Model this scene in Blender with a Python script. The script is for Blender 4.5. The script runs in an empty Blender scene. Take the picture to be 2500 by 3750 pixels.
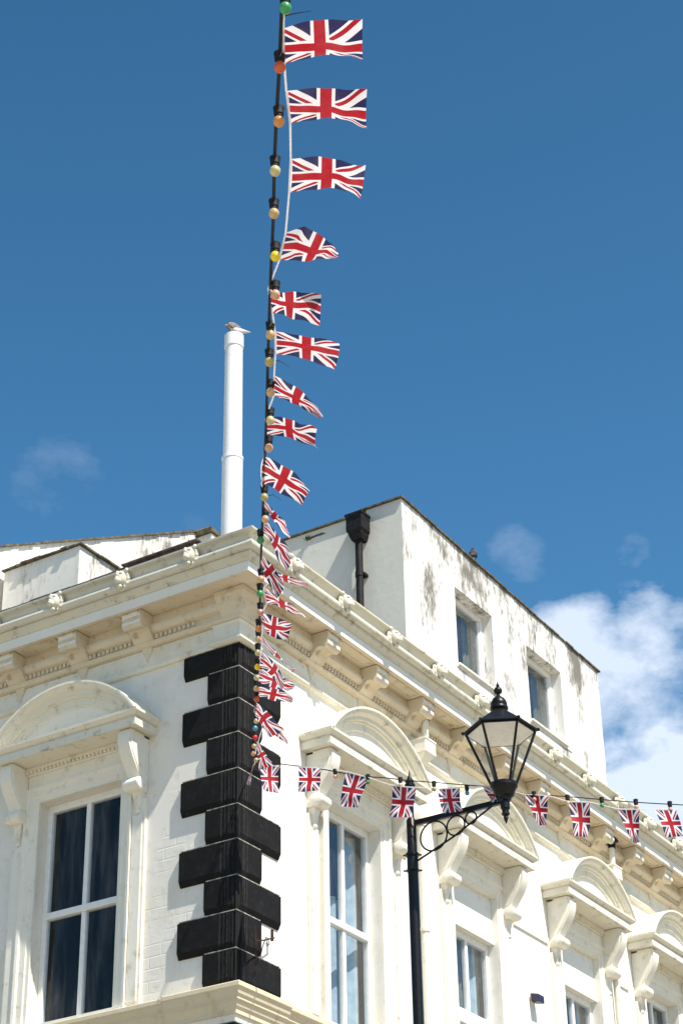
import bpy, math, random
from mathutils import Vector, Matrix
random.seed(7)
S = bpy.context.scene
# ------------------------------------------------------------------ camera
cam_d = bpy.data.cameras.new('camera'); cam = bpy.data.objects.new('camera', cam_d)
S.collection.objects.link(cam); S.camera = cam
cam_d.sensor_fit = 'VERTICAL'; cam_d.sensor_height = 36.0
cam_d.lens = 7400.0 / 3750.0 * 36.0
cam_d.clip_start = 0.1; cam_d.clip_end = 5000
_yaw, _pit, _rol = map(math.radians, (57.98, 30.85, -1.11))
_f = Vector((math.sin(_yaw)*math.cos(_pit), math.cos(_yaw)*math.cos(_pit), math.sin(_pit)))
_r = Vector((math.cos(_yaw), -math.sin(_yaw), 0.0)); _u = _r.cross(_f)
_R = _r*math.cos(_rol) + _u*math.sin(_rol); _U = -_r*math.sin(_rol) + _u*math.cos(_rol)
mw = Matrix.Identity(4)
for i in range(3):
    mw[i][0] = _R[i]; mw[i][1] = _U[i]; mw[i][2] = -_f[i]
mw.translation = Vector((-12.231, -8.683, 1.6))
cam.matrix_world = mw
S.render.resolution_x = 682; S.render.resolution_y = 1024
# ------------------------------------------------------------------ sun and sky
SUN = Vector((-0.18, -0.655, 1.0)).normalized()
sd = bpy.data.lights.new('sun', 'SUN'); sd.energy = 4.6; sd.angle = math.radians(0.5); sd.color = (1.0, 0.95, 0.87)
so = bpy.data.objects.new('sun', sd); S.collection.objects.link(so)
so.rotation_euler = SUN.to_track_quat('Z', 'Y').to_euler(); so.location = (-5, -15, 30)
W = bpy.data.worlds.new('World'); S.world = W; W.use_nodes = True
nt = W.node_tree; nt.nodes.clear()
def wn(t, **k):
    n = nt.nodes.new(t)
    for a, b in k.items(): setattr(n, a, b)
    return n
sky = wn('ShaderNodeTexSky'); sky.sky_type = 'NISHITA'; sky.sun_disc = False
sky.sun_elevation = math.asin(SUN.z); sky.sun_rotation = math.atan2(SUN.x, SUN.y)
sky.altitude = 0; sky.air_density = 1.0; sky.dust_density = 0.6; sky.ozone_density = 1.6
tc = wn('ShaderNodeTexCoord')
def wmath(op, a, b=None, c=None, clamp=False):
    n = wn('ShaderNodeMath', operation=op); n.use_clamp = clamp
    for i, v in enumerate((a, b, c)):
        if v is None: continue
        if isinstance(v, (int, float)): n.inputs[i].default_value = v
        else: nt.links.new(v, n.inputs[i])
    return n.outputs[0]
mp = wn('ShaderNodeMapping'); mp.inputs['Scale'].default_value = (1, 1, 1.6)
nt.links.new(tc.outputs['Generated'], mp.inputs['Vector'])
def wnoise(scale, detail, rough, off=0.0):
    n = wn('ShaderNodeTexNoise'); n.inputs['Scale'].default_value = scale; n.inputs['Detail'].default_value = detail
    n.inputs['Roughness'].default_value = rough
    m = wn('ShaderNodeMapping'); m.inputs['Location'].default_value = (off, off*.7, off*.3)
    nt.links.new(mp.outputs[0], m.inputs['Vector']); nt.links.new(m.outputs[0], n.inputs['Vector'])
    return n.outputs['Fac']
def blob(az_el, inner, outer):
    """soft mask round a compass direction of the sky (x, y, z)"""
    vd = Vector(az_el).normalized()
    dp = wn('ShaderNodeVectorMath', operation='DOT_PRODUCT'); nt.links.new(tc.outputs['Generated'], dp.inputs[0]); dp.inputs[1].default_value = vd
    mr = wn('ShaderNodeMapRange'); mr.interpolation_type = 'SMOOTHSTEP'
    nt.links.new(dp.outputs['Value'], mr.inputs['Value'])
    mr.inputs['From Min'].default_value = math.cos(math.radians(outer)); mr.inputs['From Max'].default_value = math.cos(math.radians(inner))
    return mr.outputs[0]
n_big = wnoise(14.0, 7.0, 0.58); n_thin = wnoise(22.0, 6.0, 0.62, 3.0); n_all = wnoise(3.0, 7.0, 0.6, 9.0)
clouds = [((0.8191, 0.3754, 0.4337), .5, 3.0, 0.90, n_big, .0, .5),
          ((0.8347, 0.3387, 0.4343), .5, 3.0, 0.90, n_big, .0, .5),
          ((0.8247, 0.3795, 0.4193), .3, 3.0, 0.85, n_big, .10, .5),
          ((0.8554, 0.3624, 0.3700), 1.4, 4.4, 0.95, n_big, .0, .4),
          ((0.7809, 0.3857, 0.4914), .1, 1.3, 0.17, n_thin, .25, .7),
          ((0.8050, 0.3367, 0.4885), .1, .9, 0.2, n_thin, .2, .6),
          ((0.6364, 0.5648, 0.5254), .1, 2.0, 0.14, n_thin, .25, .8),
          ((0.6904, 0.5161, 0.5069), .1, .6, 0.04, n_thin, .2, .8),
          ((-.3, -.8, .4), 30, 85, 0.8, n_all, .56, .12)]
dens = None
for (dr, i, o, amp, nz, th, wd) in clouds:
    b = blob(dr, i, o)
    v = wmath('ADD', wmath('MULTIPLY_ADD', nz, 2.4, -0.7), wmath('MULTIPLY', wmath('SUBTRACT', b, 1.0), 0.85))
    v = wmath('MULTIPLY', wmath('DIVIDE', wmath('SUBTRACT', v, th), wd, clamp=True), amp)
    v = wmath('MULTIPLY', v, wmath('MULTIPLY', b, 5.0, clamp=True))
    dens = v if dens is None else wmath('MAXIMUM', dens, v)
dens = wmath('MINIMUM', dens, 0.97)
mx = wn('ShaderNodeMix', data_type='RGBA'); nt.links.new(dens, mx.inputs['Factor'])
hs = wn('ShaderNodeHueSaturation'); hs.inputs['Saturation'].default_value = 1.31;  hs.inputs['Hue'].default_value = .49
nt.links.new(sky.outputs[0], hs.inputs['Color'])
sxyz = wn('ShaderNodeSeparateXYZ'); nt.links.new(tc.outputs['Generated'], sxyz.inputs[0])
vr = wn('ShaderNodeMapRange'); nt.links.new(sxyz.outputs[2], vr.inputs[0]); vr.inputs['From Min'].default_value = .36; vr.inputs['From Max'].default_value = .74; vr.inputs['To Min'].default_value = .70*1.16; vr.inputs['To Max'].default_value = .70*.86
nt.links.new(vr.outputs[0], hs.inputs['Value'])
nt.links.new(hs.outputs[0], mx.inputs['A']); mx.inputs['B'].default_value = (4.0, 4.5, 5.3, 1)
bg = wn('ShaderNodeBackground'); bg.inputs['Strength'].default_value = .125
nt.links.new(mx.outputs['Result'], bg.inputs['Color'])
ow = wn('ShaderNodeOutputWorld'); nt.links.new(bg.outputs[0], ow.inputs['Surface'])
S.view_settings.view_transform = 'Standard'; S.view_settings.look = 'None'
S.view_settings.exposure = 0.75; S.view_settings.gamma = 1.0
S.render.engine = 'CYCLES'
CABLE_A = [[-9.082,-6.59,5.72],[-8.889,-6.439,5.751],[-8.723,-6.32,5.777],[-8.523,-6.177,5.81],[-8.353,-6.053,5.839],[-8.106,-5.876,5.883],[-7.831,-5.684,5.932],[-7.527,-5.467,5.989],[-7.222,-5.251,6.049],[-6.94,-5.052,6.106],[-6.584,-4.802,6.181],[-6.208,-4.536,6.264],[-5.781,-4.234,6.363],[-5.545,-4.067,6.419],[-5.156,-3.791,6.515],[-4.676,-3.455,6.639],[-4.21,-3.129,6.764],[-3.88,-2.894,6.857],[-3.403,-2.557,6.995],[-3.047,-2.303,7.102],[-2.507,-1.923,7.27],[-1.87,-1.475,7.477],[-1.305,-1.075,7.67],[-0.63,-0.596,7.912],[0.06,-0.102,8.171]]
BULBS_A = [[-8.796,-6.382,5.715,"green"],[-8.577,-6.215,5.751,"red"],[-8.35,-6.058,5.789,"orange"],[-8.129,-5.894,5.828,"pale"],[-7.918,-5.746,5.866,"tan"],[-7.682,-5.591,5.909,"yellow"],[-7.456,-5.438,5.951,"peach"],[-7.207,-5.246,6.002,"tan"],[-7.022,-5.115,6.039,"olive"],[-6.794,-4.965,6.085,"tan"],[-6.57,-4.811,6.133,"pale"],[-6.336,-4.644,6.184,"peach"],[-5.875,-4.304,6.29,"olive"],[-5.636,-4.145,6.346,"peach"],[-5.406,-3.96,6.404,"green"],[-4.908,-3.619,6.528,"peach"],[-4.705,-3.473,6.581,"green"],[-4.417,-3.276,6.657,"pink"],[-4.152,-3.082,6.731,"orange"],[-3.965,-2.951,6.783,"peach"],[-3.716,-2.775,6.854,"pale"],[-3.431,-2.574,6.937,"yellow"],[-3.209,-2.414,7.003,"pale"],[-2.951,-2.232,7.082,"tan"],[-2.684,-2.05,7.164,"red"],[-2.069,-1.622,7.361,"pale"],[-1.847,-1.459,7.435,"blue"],[-1.528,-1.238,7.543,"brightred"],[-1.204,-1.003,7.656,"tan"],[-0.902,-0.786,7.764,"peach"],[-0.593,-0.599,7.871,"tan"]]
FLAGS_A = [[[[-8.673,-6.293,5.785],[-8.641,-6.394,5.79],[-8.6,-6.513,5.759]],[[-8.596,-6.238,5.797],[-8.548,-6.337,5.787],[-8.495,-6.449,5.771]],[[-8.532,-6.201,5.807],[-8.481,-6.294,5.828],[-8.421,-6.406,5.815]]],[[[-8.416,-6.13,5.826],[-8.351,-6.231,5.835],[-8.287,-6.335,5.823]],[[-8.336,-6.083,5.839],[-8.273,-6.179,5.831],[-8.208,-6.284,5.811]],[[-8.266,-6.044,5.85],[-8.206,-6.137,5.867],[-8.138,-6.247,5.838]]],[[[-8.099,-5.934,5.879],[-8.036,-6.031,5.883],[-7.972,-6.134,5.847]],[[-8.01,-5.873,5.894],[-7.946,-5.971,5.895],[-7.884,-6.073,5.869]],[[-7.935,-5.818,5.908],[-7.87,-5.919,5.923],[-7.809,-6.018,5.887]]],[[[-7.728,-5.665,5.947],[-7.666,-5.701,6.004],[-7.609,-5.73,5.983],[-7.564,-5.743,5.975],[-7.521,-5.751,5.972]],[[-7.659,-5.605,5.96],[-7.606,-5.625,5.992],[-7.544,-5.658,5.987],[-7.492,-5.679,6.006],[-7.443,-5.694,6.025]],[[-7.587,-5.544,5.975],[-7.532,-5.566,6.0],[-7.475,-5.591,6.026],[-7.42,-5.615,6.052],[-7.368,-5.635,6.079]]],[[[-7.437,-5.394,6.008],[-7.452,-5.492,5.94],[-7.444,-5.626,5.886]],[[-7.367,-5.351,6.021],[-7.383,-5.45,5.95],[-7.38,-5.581,5.878]],[[-7.274,-5.302,6.038],[-7.302,-5.397,5.965],[-7.311,-5.524,5.864]]],[[[-7.148,-5.227,6.061],[-7.082,-5.325,6.038],[-7.017,-5.427,6.005]],[[-7.072,-5.176,6.076],[-7.007,-5.275,6.056],[-6.942,-5.376,6.018]],[[-6.989,-5.121,6.093],[-6.923,-5.22,6.068],[-6.867,-5.307,6.016]]],[[[-6.835,-5.01,6.125],[-6.781,-5.09,6.056],[-6.727,-5.173,5.938]],[[-6.752,-4.949,6.143],[-6.702,-5.023,6.084],[-6.645,-5.11,6.0]],[[-6.682,-4.905,6.157],[-6.673,-5.006,6.08],[-6.662,-5.111,5.984]]],[[[-6.514,-4.748,6.197],[-6.421,-4.802,6.226],[-6.32,-4.872,6.199]],[[-6.441,-4.702,6.212],[-6.35,-4.755,6.228],[-6.252,-4.82,6.194]],[[-6.374,-4.655,6.227],[-6.308,-4.733,6.215],[-6.233,-4.825,6.161]]],[[[-6.182,-4.513,6.271],[-6.127,-4.594,6.211],[-6.074,-4.674,6.094]],[[-6.083,-4.428,6.295],[-6.029,-4.507,6.237],[-5.975,-4.588,6.148]],[[-5.922,-4.322,6.331],[-5.928,-4.409,6.266],[-5.915,-4.526,6.152]]],[[[-5.733,-4.209,6.373],[-5.635,-4.203,6.362],[-5.533,-4.202,6.349]],[[-5.717,-4.192,6.378],[-5.634,-4.192,6.349],[-5.541,-4.207,6.304]],[[-5.7,-4.177,6.382],[-5.643,-4.191,6.334],[-5.57,-4.228,6.239]]],[[[-5.506,-4.056,6.427],[-5.51,-4.13,6.334],[-5.517,-4.202,6.192]],[[-5.45,-4.008,6.441],[-5.429,-4.068,6.351],[-5.413,-4.121,6.22]],[[-5.4,-3.971,6.454],[-5.374,-4.01,6.37],[-5.344,-4.054,6.231]]],[[[-5.105,-3.755,6.528],[-5.03,-3.777,6.493],[-4.959,-3.795,6.402]],[[-5.079,-3.735,6.535],[-5.026,-3.749,6.478],[-4.963,-3.777,6.374]],[[-5.053,-3.715,6.542],[-5.022,-3.721,6.467],[-4.97,-3.757,6.35]]],[[[-4.868,-3.654,6.581],[-4.884,-3.752,6.523],[-4.882,-3.879,6.441]],[[-4.818,-3.624,6.593],[-4.839,-3.717,6.535],[-4.833,-3.851,6.46]],[[-4.768,-3.599,6.605],[-4.793,-3.692,6.54],[-4.792,-3.826,6.474]]],[[[-4.658,-3.463,6.641],[-4.604,-3.543,6.573],[-4.538,-3.641,6.467]],[[-4.524,-3.38,6.675],[-4.473,-3.455,6.631],[-4.405,-3.558,6.545]],[[-4.401,-3.306,6.707],[-4.332,-3.365,6.694],[-4.244,-3.455,6.64]]],[[[-4.264,-3.182,6.747],[-4.292,-3.286,6.685],[-4.311,-3.405,6.609]],[[-4.138,-3.091,6.782],[-4.17,-3.191,6.694],[-4.184,-3.319,6.667]],[[-4.068,-3.052,6.8],[-4.109,-3.141,6.681],[-4.13,-3.26,6.625]]],[[[-3.892,-2.924,6.85],[-3.839,-3.001,6.723],[-3.787,-3.079,6.633]],[[-3.815,-2.872,6.872],[-3.764,-2.946,6.761],[-3.712,-3.024,6.675]],[[-3.748,-2.828,6.89],[-3.7,-2.899,6.792],[-3.649,-2.975,6.71]]],[[[-3.579,-2.698,6.941],[-3.527,-2.773,6.855],[-3.498,-2.817,6.738]],[[-3.439,-2.599,6.982],[-3.406,-2.671,6.897],[-3.384,-2.73,6.781]],[[-3.28,-2.483,7.029],[-3.295,-2.565,6.949],[-3.302,-2.658,6.818]]],[[[-3.219,-2.441,7.047],[-3.164,-2.522,7.015],[-3.098,-2.621,6.944]],[[-3.119,-2.37,7.078],[-3.056,-2.443,7.031],[-2.981,-2.535,6.993]],[[-2.951,-2.253,7.129],[-2.867,-2.299,7.099],[-2.761,-2.379,7.108]]],[[[-2.802,-2.125,7.178],[-2.734,-2.224,7.175],[-2.67,-2.319,7.11]],[[-2.717,-2.063,7.205],[-2.652,-2.157,7.185],[-2.582,-2.26,7.141]],[[-2.586,-1.984,7.244],[-2.554,-2.078,7.204],[-2.506,-2.198,7.165]]],[[[-2.415,-1.859,7.299],[-2.364,-1.932,7.219],[-2.312,-2.008,7.095]],[[-2.263,-1.742,7.35],[-2.232,-1.788,7.274],[-2.187,-1.852,7.153]],[[-2.153,-1.663,7.386],[-2.091,-1.668,7.319],[-2.01,-1.701,7.246]]],[[[-1.931,-1.598,7.445],[-1.901,-1.68,7.362],[-1.879,-1.75,7.255]],[[-1.867,-1.551,7.466],[-1.831,-1.627,7.377],[-1.8,-1.697,7.282]],[[-1.801,-1.503,7.489],[-1.755,-1.57,7.384],[-1.71,-1.637,7.313]]],[[[-1.087,-0.957,7.741],[-1.019,-0.974,7.681],[-0.947,-0.997,7.597]],[[-0.993,-0.882,7.776],[-0.918,-0.874,7.727],[-0.848,-0.861,7.65]],[[-0.938,-0.837,7.797],[-0.879,-0.81,7.738],[-0.821,-0.782,7.657]]],[[[-0.105,-0.246,8.104],[-0.174,-0.272,8.004],[-0.243,-0.299,7.861]],[[-0.061,-0.204,8.122],[-0.136,-0.234,8.015],[-0.214,-0.261,7.885]],[[-0.019,-0.166,8.14],[-0.101,-0.197,8.025],[-0.185,-0.223,7.912]]]]
TAPE_A = [[-9.053,-6.576,5.724],[-8.84,-6.408,5.758],[-8.673,-6.293,5.785],[-8.532,-6.201,5.807],[-8.416,-6.13,5.826],[-8.266,-6.044,5.85],[-8.099,-5.934,5.879],[-7.935,-5.818,5.908],[-7.728,-5.665,5.947],[-7.587,-5.544,5.975],[-7.437,-5.394,6.008],[-7.274,-5.302,6.038],[-7.148,-5.227,6.061],[-6.989,-5.121,6.093],[-6.835,-5.01,6.125],[-6.682,-4.905,6.157],[-6.514,-4.748,6.197],[-6.374,-4.655,6.227],[-6.182,-4.513,6.271],[-5.922,-4.322,6.331],[-5.733,-4.209,6.373],[-5.7,-4.177,6.382],[-5.506,-4.056,6.427],[-5.4,-3.971,6.454],[-5.105,-3.755,6.528],[-5.053,-3.715,6.542],[-4.868,-3.654,6.581],[-4.768,-3.599,6.605],[-4.658,-3.463,6.641],[-4.401,-3.306,6.707],[-4.264,-3.182,6.747],[-4.068,-3.052,6.8],[-3.892,-2.924,6.85],[-3.748,-2.828,6.89],[-3.579,-2.698,6.941],[-3.28,-2.483,7.029],[-3.219,-2.441,7.047],[-2.951,-2.253,7.129],[-2.802,-2.125,7.178],[-2.586,-1.984,7.244],[-2.415,-1.859,7.299],[-2.153,-1.663,7.386],[-1.931,-1.598,7.445],[-1.801,-1.503,7.489],[-1.087,-0.957,7.741],[-0.938,-0.837,7.797],[-0.105,-0.246,8.104],[-0.019,-0.166,8.14]]
CABLE_B = [[-0.103,-0.236,8.161],[-0.1,-0.47,8.054],[-0.116,-0.686,7.971],[-0.134,-0.887,7.892],[-0.158,-1.113,7.79],[-0.188,-1.344,7.696],[-0.213,-1.524,7.631],[-0.239,-1.688,7.564],[-0.204,-1.853,7.523],[-0.119,-2.08,7.476],[-0.039,-2.307,7.427],[0.011,-2.446,7.372],[0.082,-2.64,7.328],[0.148,-2.83,7.291],[0.214,-3.03,7.246],[0.272,-3.212,7.205],[0.327,-3.399,7.165],[0.384,-3.601,7.124],[0.472,-3.969,7.038],[0.549,-4.333,6.961]]
BULBS_B = [[-0.149,-1.025,7.787,"peach"],[-0.188,-1.34,7.651,"green"],[-0.234,-1.649,7.534,"pale"],[-0.184,-1.905,7.458,"olive"],[-0.1,-2.133,7.401,"blue"],[-0.1,-2.132,7.403,"blue"],[0.065,-2.591,7.297,"pink"],[0.144,-2.818,7.243,"pale"],[0.22,-3.05,7.196,"green"],[0.292,-3.281,7.15,"tan"],[0.358,-3.51,7.101,"pink"]]
FLAGS_B = [[[[-0.11,-0.296,8.068],[-0.162,-0.345,7.937],[-0.187,-0.39,7.817]],[[-0.109,-0.391,8.052],[-0.133,-0.407,7.929],[-0.169,-0.447,7.797]],[[-0.109,-0.485,8.035],[-0.115,-0.476,7.915],[-0.114,-0.478,7.797]]],[[[-0.122,-0.667,7.968],[-0.174,-0.708,7.835],[-0.214,-0.727,7.713]],[[-0.132,-0.776,7.932],[-0.173,-0.807,7.811],[-0.235,-0.837,7.684]],[[-0.142,-0.884,7.895],[-0.202,-0.924,7.771],[-0.249,-0.94,7.659]]],[[[-0.169,-1.138,7.791],[-0.186,-1.11,7.654],[-0.197,-1.094,7.517]],[[-0.183,-1.247,7.737],[-0.188,-1.202,7.616],[-0.22,-1.188,7.479]],[[-0.197,-1.356,7.682],[-0.223,-1.313,7.562],[-0.243,-1.282,7.442]]],[[[-0.23,-1.575,7.554],[-0.233,-1.57,7.426],[-0.242,-1.555,7.299]],[[-0.248,-1.688,7.51],[-0.237,-1.668,7.395],[-0.266,-1.657,7.266]],[[-0.24,-1.786,7.48],[-0.25,-1.77,7.362],[-0.265,-1.744,7.245]]],[[[-0.183,-1.934,7.454],[-0.242,-1.977,7.331],[-0.274,-2.019,7.218]],[[-0.155,-2.011,7.449],[-0.198,-2.04,7.335],[-0.25,-2.087,7.215]],[[-0.127,-2.087,7.444],[-0.19,-2.121,7.322],[-0.227,-2.155,7.212]]],[[[-0.072,-2.241,7.44],[-0.118,-2.308,7.344],[-0.149,-2.353,7.26]],[[-0.047,-2.315,7.418],[-0.079,-2.364,7.336],[-0.132,-2.411,7.249]],[[-0.021,-2.388,7.397],[-0.076,-2.439,7.312],[-0.115,-2.468,7.238]]],[[[0.032,-2.531,7.344],[0.049,-2.564,7.224],[0.071,-2.608,7.105]],[[0.061,-2.611,7.329],[0.084,-2.612,7.22],[0.077,-2.642,7.095]],[[0.09,-2.691,7.313],[0.057,-2.691,7.187],[0.038,-2.698,7.064]]],[[[0.135,-2.823,7.251],[0.142,-2.838,7.116],[0.144,-2.842,6.983]],[[0.16,-2.898,7.239],[0.18,-2.891,7.111],[0.157,-2.891,6.97]],[[0.185,-2.972,7.226],[0.18,-2.962,7.091],[0.171,-2.941,6.957]]],[[[0.244,-3.158,7.15],[0.258,-3.19,7.021],[0.276,-3.232,6.892]],[[0.267,-3.233,7.139],[0.289,-3.233,7.02],[0.278,-3.259,6.885]],[[0.289,-3.307,7.128],[0.282,-3.291,7.003],[0.28,-3.286,6.878]]],[[[0.319,-3.408,7.112],[0.291,-3.456,6.986],[0.272,-3.488,6.868]],[[0.339,-3.48,7.103],[0.316,-3.519,6.982],[0.269,-3.556,6.856]],[[0.359,-3.551,7.094],[0.307,-3.596,6.964],[0.271,-3.621,6.846]]]]
TAPE_B = [[-0.11,-0.268,8.127],[-0.108,-0.45,8.029],[-0.122,-0.665,7.97],[-0.142,-0.892,7.894],[-0.17,-1.145,7.792],[-0.197,-1.355,7.681],[-0.23,-1.575,7.556],[-0.241,-1.784,7.483],[-0.184,-1.932,7.461],[-0.127,-2.087,7.447],[-0.074,-2.236,7.438],[-0.021,-2.386,7.399],[0.032,-2.53,7.344],[0.09,-2.691,7.312],[0.136,-2.824,7.254],[0.185,-2.973,7.227],[0.244,-3.158,7.154],[0.289,-3.306,7.13],[0.319,-3.408,7.114],[0.359,-3.552,7.094],[0.461,-3.968,6.997],[0.538,-4.333,6.927]]
# ------------------------------------------------------------------ helpers
C = S.collection
PI = math.pi
def link(o, parent=None, loc=None, rotz=None):
    C.objects.link(o)
    if parent is not None: o.parent = parent
    if loc is not None: o.location = loc
    if rotz is not None: o.rotation_euler = (0, 0, rotz)
    return o
def tag(o, label=None, cat=None, group=None, kind=None):
    if label: o['label'] = label
    if cat: o['category'] = cat
    if group: o['group'] = group
    if kind: o['kind'] = kind
    return o
def empty(name, loc=(0, 0, 0), rotz=0, parent=None):
    return link(bpy.data.objects.new(name, None), parent, loc, rotz)
class MB:
    def __init__(s): s.v = []; s.f = []
    def add(s, vs, fs):
        b = len(s.v); s.v += [tuple(p) for p in vs]; s.f += [tuple(b+i for i in f) for f in fs]
    def box(s, x0, x1, y0, y1, z0, z1):
        x0, x1 = min(x0, x1), max(x0, x1); y0, y1 = min(y0, y1), max(y0, y1); z0, z1 = min(z0, z1), max(z0, z1)
        s.add([(x0,y0,z0),(x1,y0,z0),(x1,y1,z0),(x0,y1,z0),(x0,y0,z1),(x1,y0,z1),(x1,y1,z1),(x0,y1,z1)],
              [(0,3,2,1),(4,5,6,7),(0,1,5,4),(1,2,6,5),(2,3,7,6),(3,0,4,7)])
    def loft(s, rings, closed=True, caps=True, loop=False):
        n = len(rings[0]); b = len(s.v)
        for r in rings: s.v += [tuple(p) for p in r]
        m = len(rings)
        for i in range(m if loop else m-1):
            a = b+i*n; c = b+((i+1) % m)*n
            for j in range(n if closed else n-1):
                k = (j+1) % n; s.f.append((a+j, a+k, c+k, c+j))
        if caps and not loop and closed:
            s.f.append(tuple(b+j for j in range(n))[::-1]); s.f.append(tuple(b+(m-1)*n+j for j in range(n)))
    def tube(s, pts, r, n=8, caps=True):
        pts = [Vector(p) for p in pts]; rings = []
        up = Vector((0.013, 0.021, 1))
        for i, p in enumerate(pts):
            t = (pts[min(i+1, len(pts)-1)] - pts[max(i-1, 0)]).normalized()
            if abs(t.dot(up.normalized())) > .98: up = Vector((1, 0.02, 0.01))
            a = t.cross(up).normalized(); c = a.cross(t).normalized()
            rr = r[i] if isinstance(r, (list, tuple)) else r
            rings.append([p + a*math.cos(2*PI*k/n)*rr + c*math.sin(2*PI*k/n)*rr for k in range(n)])
        s.loft(rings, caps=caps)
    def lathe(s, prof, c=(0, 0, 0), n=20, rot=0.0):
        rings = [[(c[0]+r*math.cos(2*PI*k/n+rot), c[1]+r*math.sin(2*PI*k/n+rot), c[2]+z) for k in range(n)] for r, z in prof]
        s.loft(rings)
    def ball(s, c, r, n=12, m=8, sc=(1, 1, 1)):
        rings = []
        for i in range(m+1):
            a = -PI/2 + PI*i/m; rr = max(math.cos(a), 0.02)*r
            rings.append([(c[0]+sc[0]*rr*math.cos(2*PI*k/n), c[1]+sc[1]*rr*math.sin(2*PI*k/n), c[2]+sc[2]*r*math.sin(a)) for k in range(n)])
        s.loft(rings)
    def build(s, name, mat, parent=None, loc=None, rotz=None, smooth=False, bevel=0.0, angle=35):
        me = bpy.data.meshes.new(name); me.from_pydata(s.v, [], s.f); me.update()
        import bmesh
        bm = bmesh.new(); bm.from_mesh(me); bmesh.ops.recalc_face_normals(bm, faces=bm.faces); bm.to_mesh(me); bm.free()
        for m in (mat if isinstance(mat, (list, tuple)) else [mat]): me.materials.append(m)
        if smooth:
            for p in me.polygons: p.use_smooth = True
            try: me.set_sharp_from_angle(angle=math.radians(angle))
            except Exception: pass
        o = bpy.data.objects.new(name, me); link(o, parent, loc, rotz)
        if bevel:
            b = o.modifiers.new('bevel', 'BEVEL'); b.width = bevel; b.segments = 2; b.limit_method = 'ANGLE'; b.angle_limit = math.radians(40); b.harden_normals = False
        return o
# ------------------------------------------------------------------ materials
class NT:
    def __init__(s, name):
        s.m = bpy.data.materials.new(name); s.m.use_nodes = True; s.t = s.m.node_tree; s.t.nodes.clear()
        s.out = s.t.nodes.new('ShaderNodeOutputMaterial'); s.tc = s.t.nodes.new('ShaderNodeTexCoord')
        s.bsdf = s.t.nodes.new('ShaderNodeBsdfPrincipled'); s.t.links.new(s.bsdf.outputs[0], s.out.inputs[0])
    def set(s, n, i, v):
        if isinstance(v, bpy.types.NodeSocket): s.t.links.new(v, n.inputs[i])
        elif v is not None: n.inputs[i].default_value = v
    def math(s, op, a, b=None, c=None, clamp=False):
        n = s.t.nodes.new('ShaderNodeMath'); n.operation = op; n.use_clamp = clamp
        for i, v in enumerate((a, b, c)): s.set(n, i, v)
        return n.outputs[0]
    def noise(s, scale, detail=4, rough=.55, sc=(1, 1, 1), loc=(0, 0, 0), coord='Object'):
        mp = s.t.nodes.new('ShaderNodeMapping'); mp.inputs['Scale'].default_value = sc; mp.inputs['Location'].default_value = loc
        s.t.links.new(s.tc.outputs[coord], mp.inputs[0])
        n = s.t.nodes.new('ShaderNodeTexNoise'); n.inputs['Scale'].default_value = scale; n.inputs['Detail'].default_value = detail; n.inputs['Roughness'].default_value = rough
        s.t.links.new(mp.outputs[0], n.inputs['Vector']); return n.outputs['Fac']
    def ramp(s, v, a, b, lo=0.0, hi=1.0):
        n = s.t.nodes.new('ShaderNodeMapRange'); n.interpolation_type = 'SMOOTHSTEP'; s.set(n, 'Value', v)
        n.inputs['From Min'].default_value = a; n.inputs['From Max'].default_value = b; n.inputs['To Min'].default_value = lo; n.inputs['To Max'].default_value = hi
        return n.outputs[0]
    def mix(s, f, a, b):
        n = s.t.nodes.new('ShaderNodeMix'); n.data_type = 'RGBA'; s.set(n, 0, f)
        for nm, v in (('A', a), ('B', b)):
            if isinstance(v, tuple) and len(v) == 3: v = v+(1,)
            s.set(n, nm, v) if not isinstance(v, tuple) else setattr(n.inputs[nm], 'default_value', v)
        return n.outputs['Result'] if False else [o for o in n.outputs if o.type == 'RGBA'][0]
    def xyz(s, coord='Object'):
        n = s.t.nodes.new('ShaderNodeSeparateXYZ'); s.t.links.new(s.tc.outputs[coord], n.inputs[0]); return n.outputs
    def bump(s, h, strength=.3, dist=.01, prev=None):
        n = s.t.nodes.new('ShaderNodeBump'); n.inputs['Strength'].default_value = strength; n.inputs['Distance'].default_value = dist
        s.t.links.new(h, n.inputs['Height'])
        if prev is not None: s.t.links.new(prev, n.inputs['Normal'])
        return n.outputs[0]
    def fin(s, col=None, rough=.6, spec=.4, nrm=None, metal=0.0):
        if isinstance(col, tuple): s.bsdf.inputs['Base Color'].default_value = col+(1,) if len(col) == 3 else col
        elif col is not None: s.t.links.new(col, s.bsdf.inputs['Base Color'])
        s.set(s.bsdf, 'Roughness', rough); s.bsdf.inputs['Specular IOR Level'].default_value = spec; s.bsdf.inputs['Metallic'].default_value = metal
        if nrm is not None: s.t.links.new(nrm, s.bsdf.inputs['Normal'])
        return s.m
def mixfix(): pass
def simple(name, col, rough=.6, spec=.4, var=.12, scale=30, metal=0.0, bmp=0.0):
    t = NT(name); n = t.noise(scale)
    c = t.mix(t.ramp(n, .3, .7), tuple(x*(1-var) for x in col), tuple(min(x*(1+var), 1) for x in col))
    return t.fin(c, rough, spec, t.bump(n, bmp, .005) if bmp else None, metal)
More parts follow.
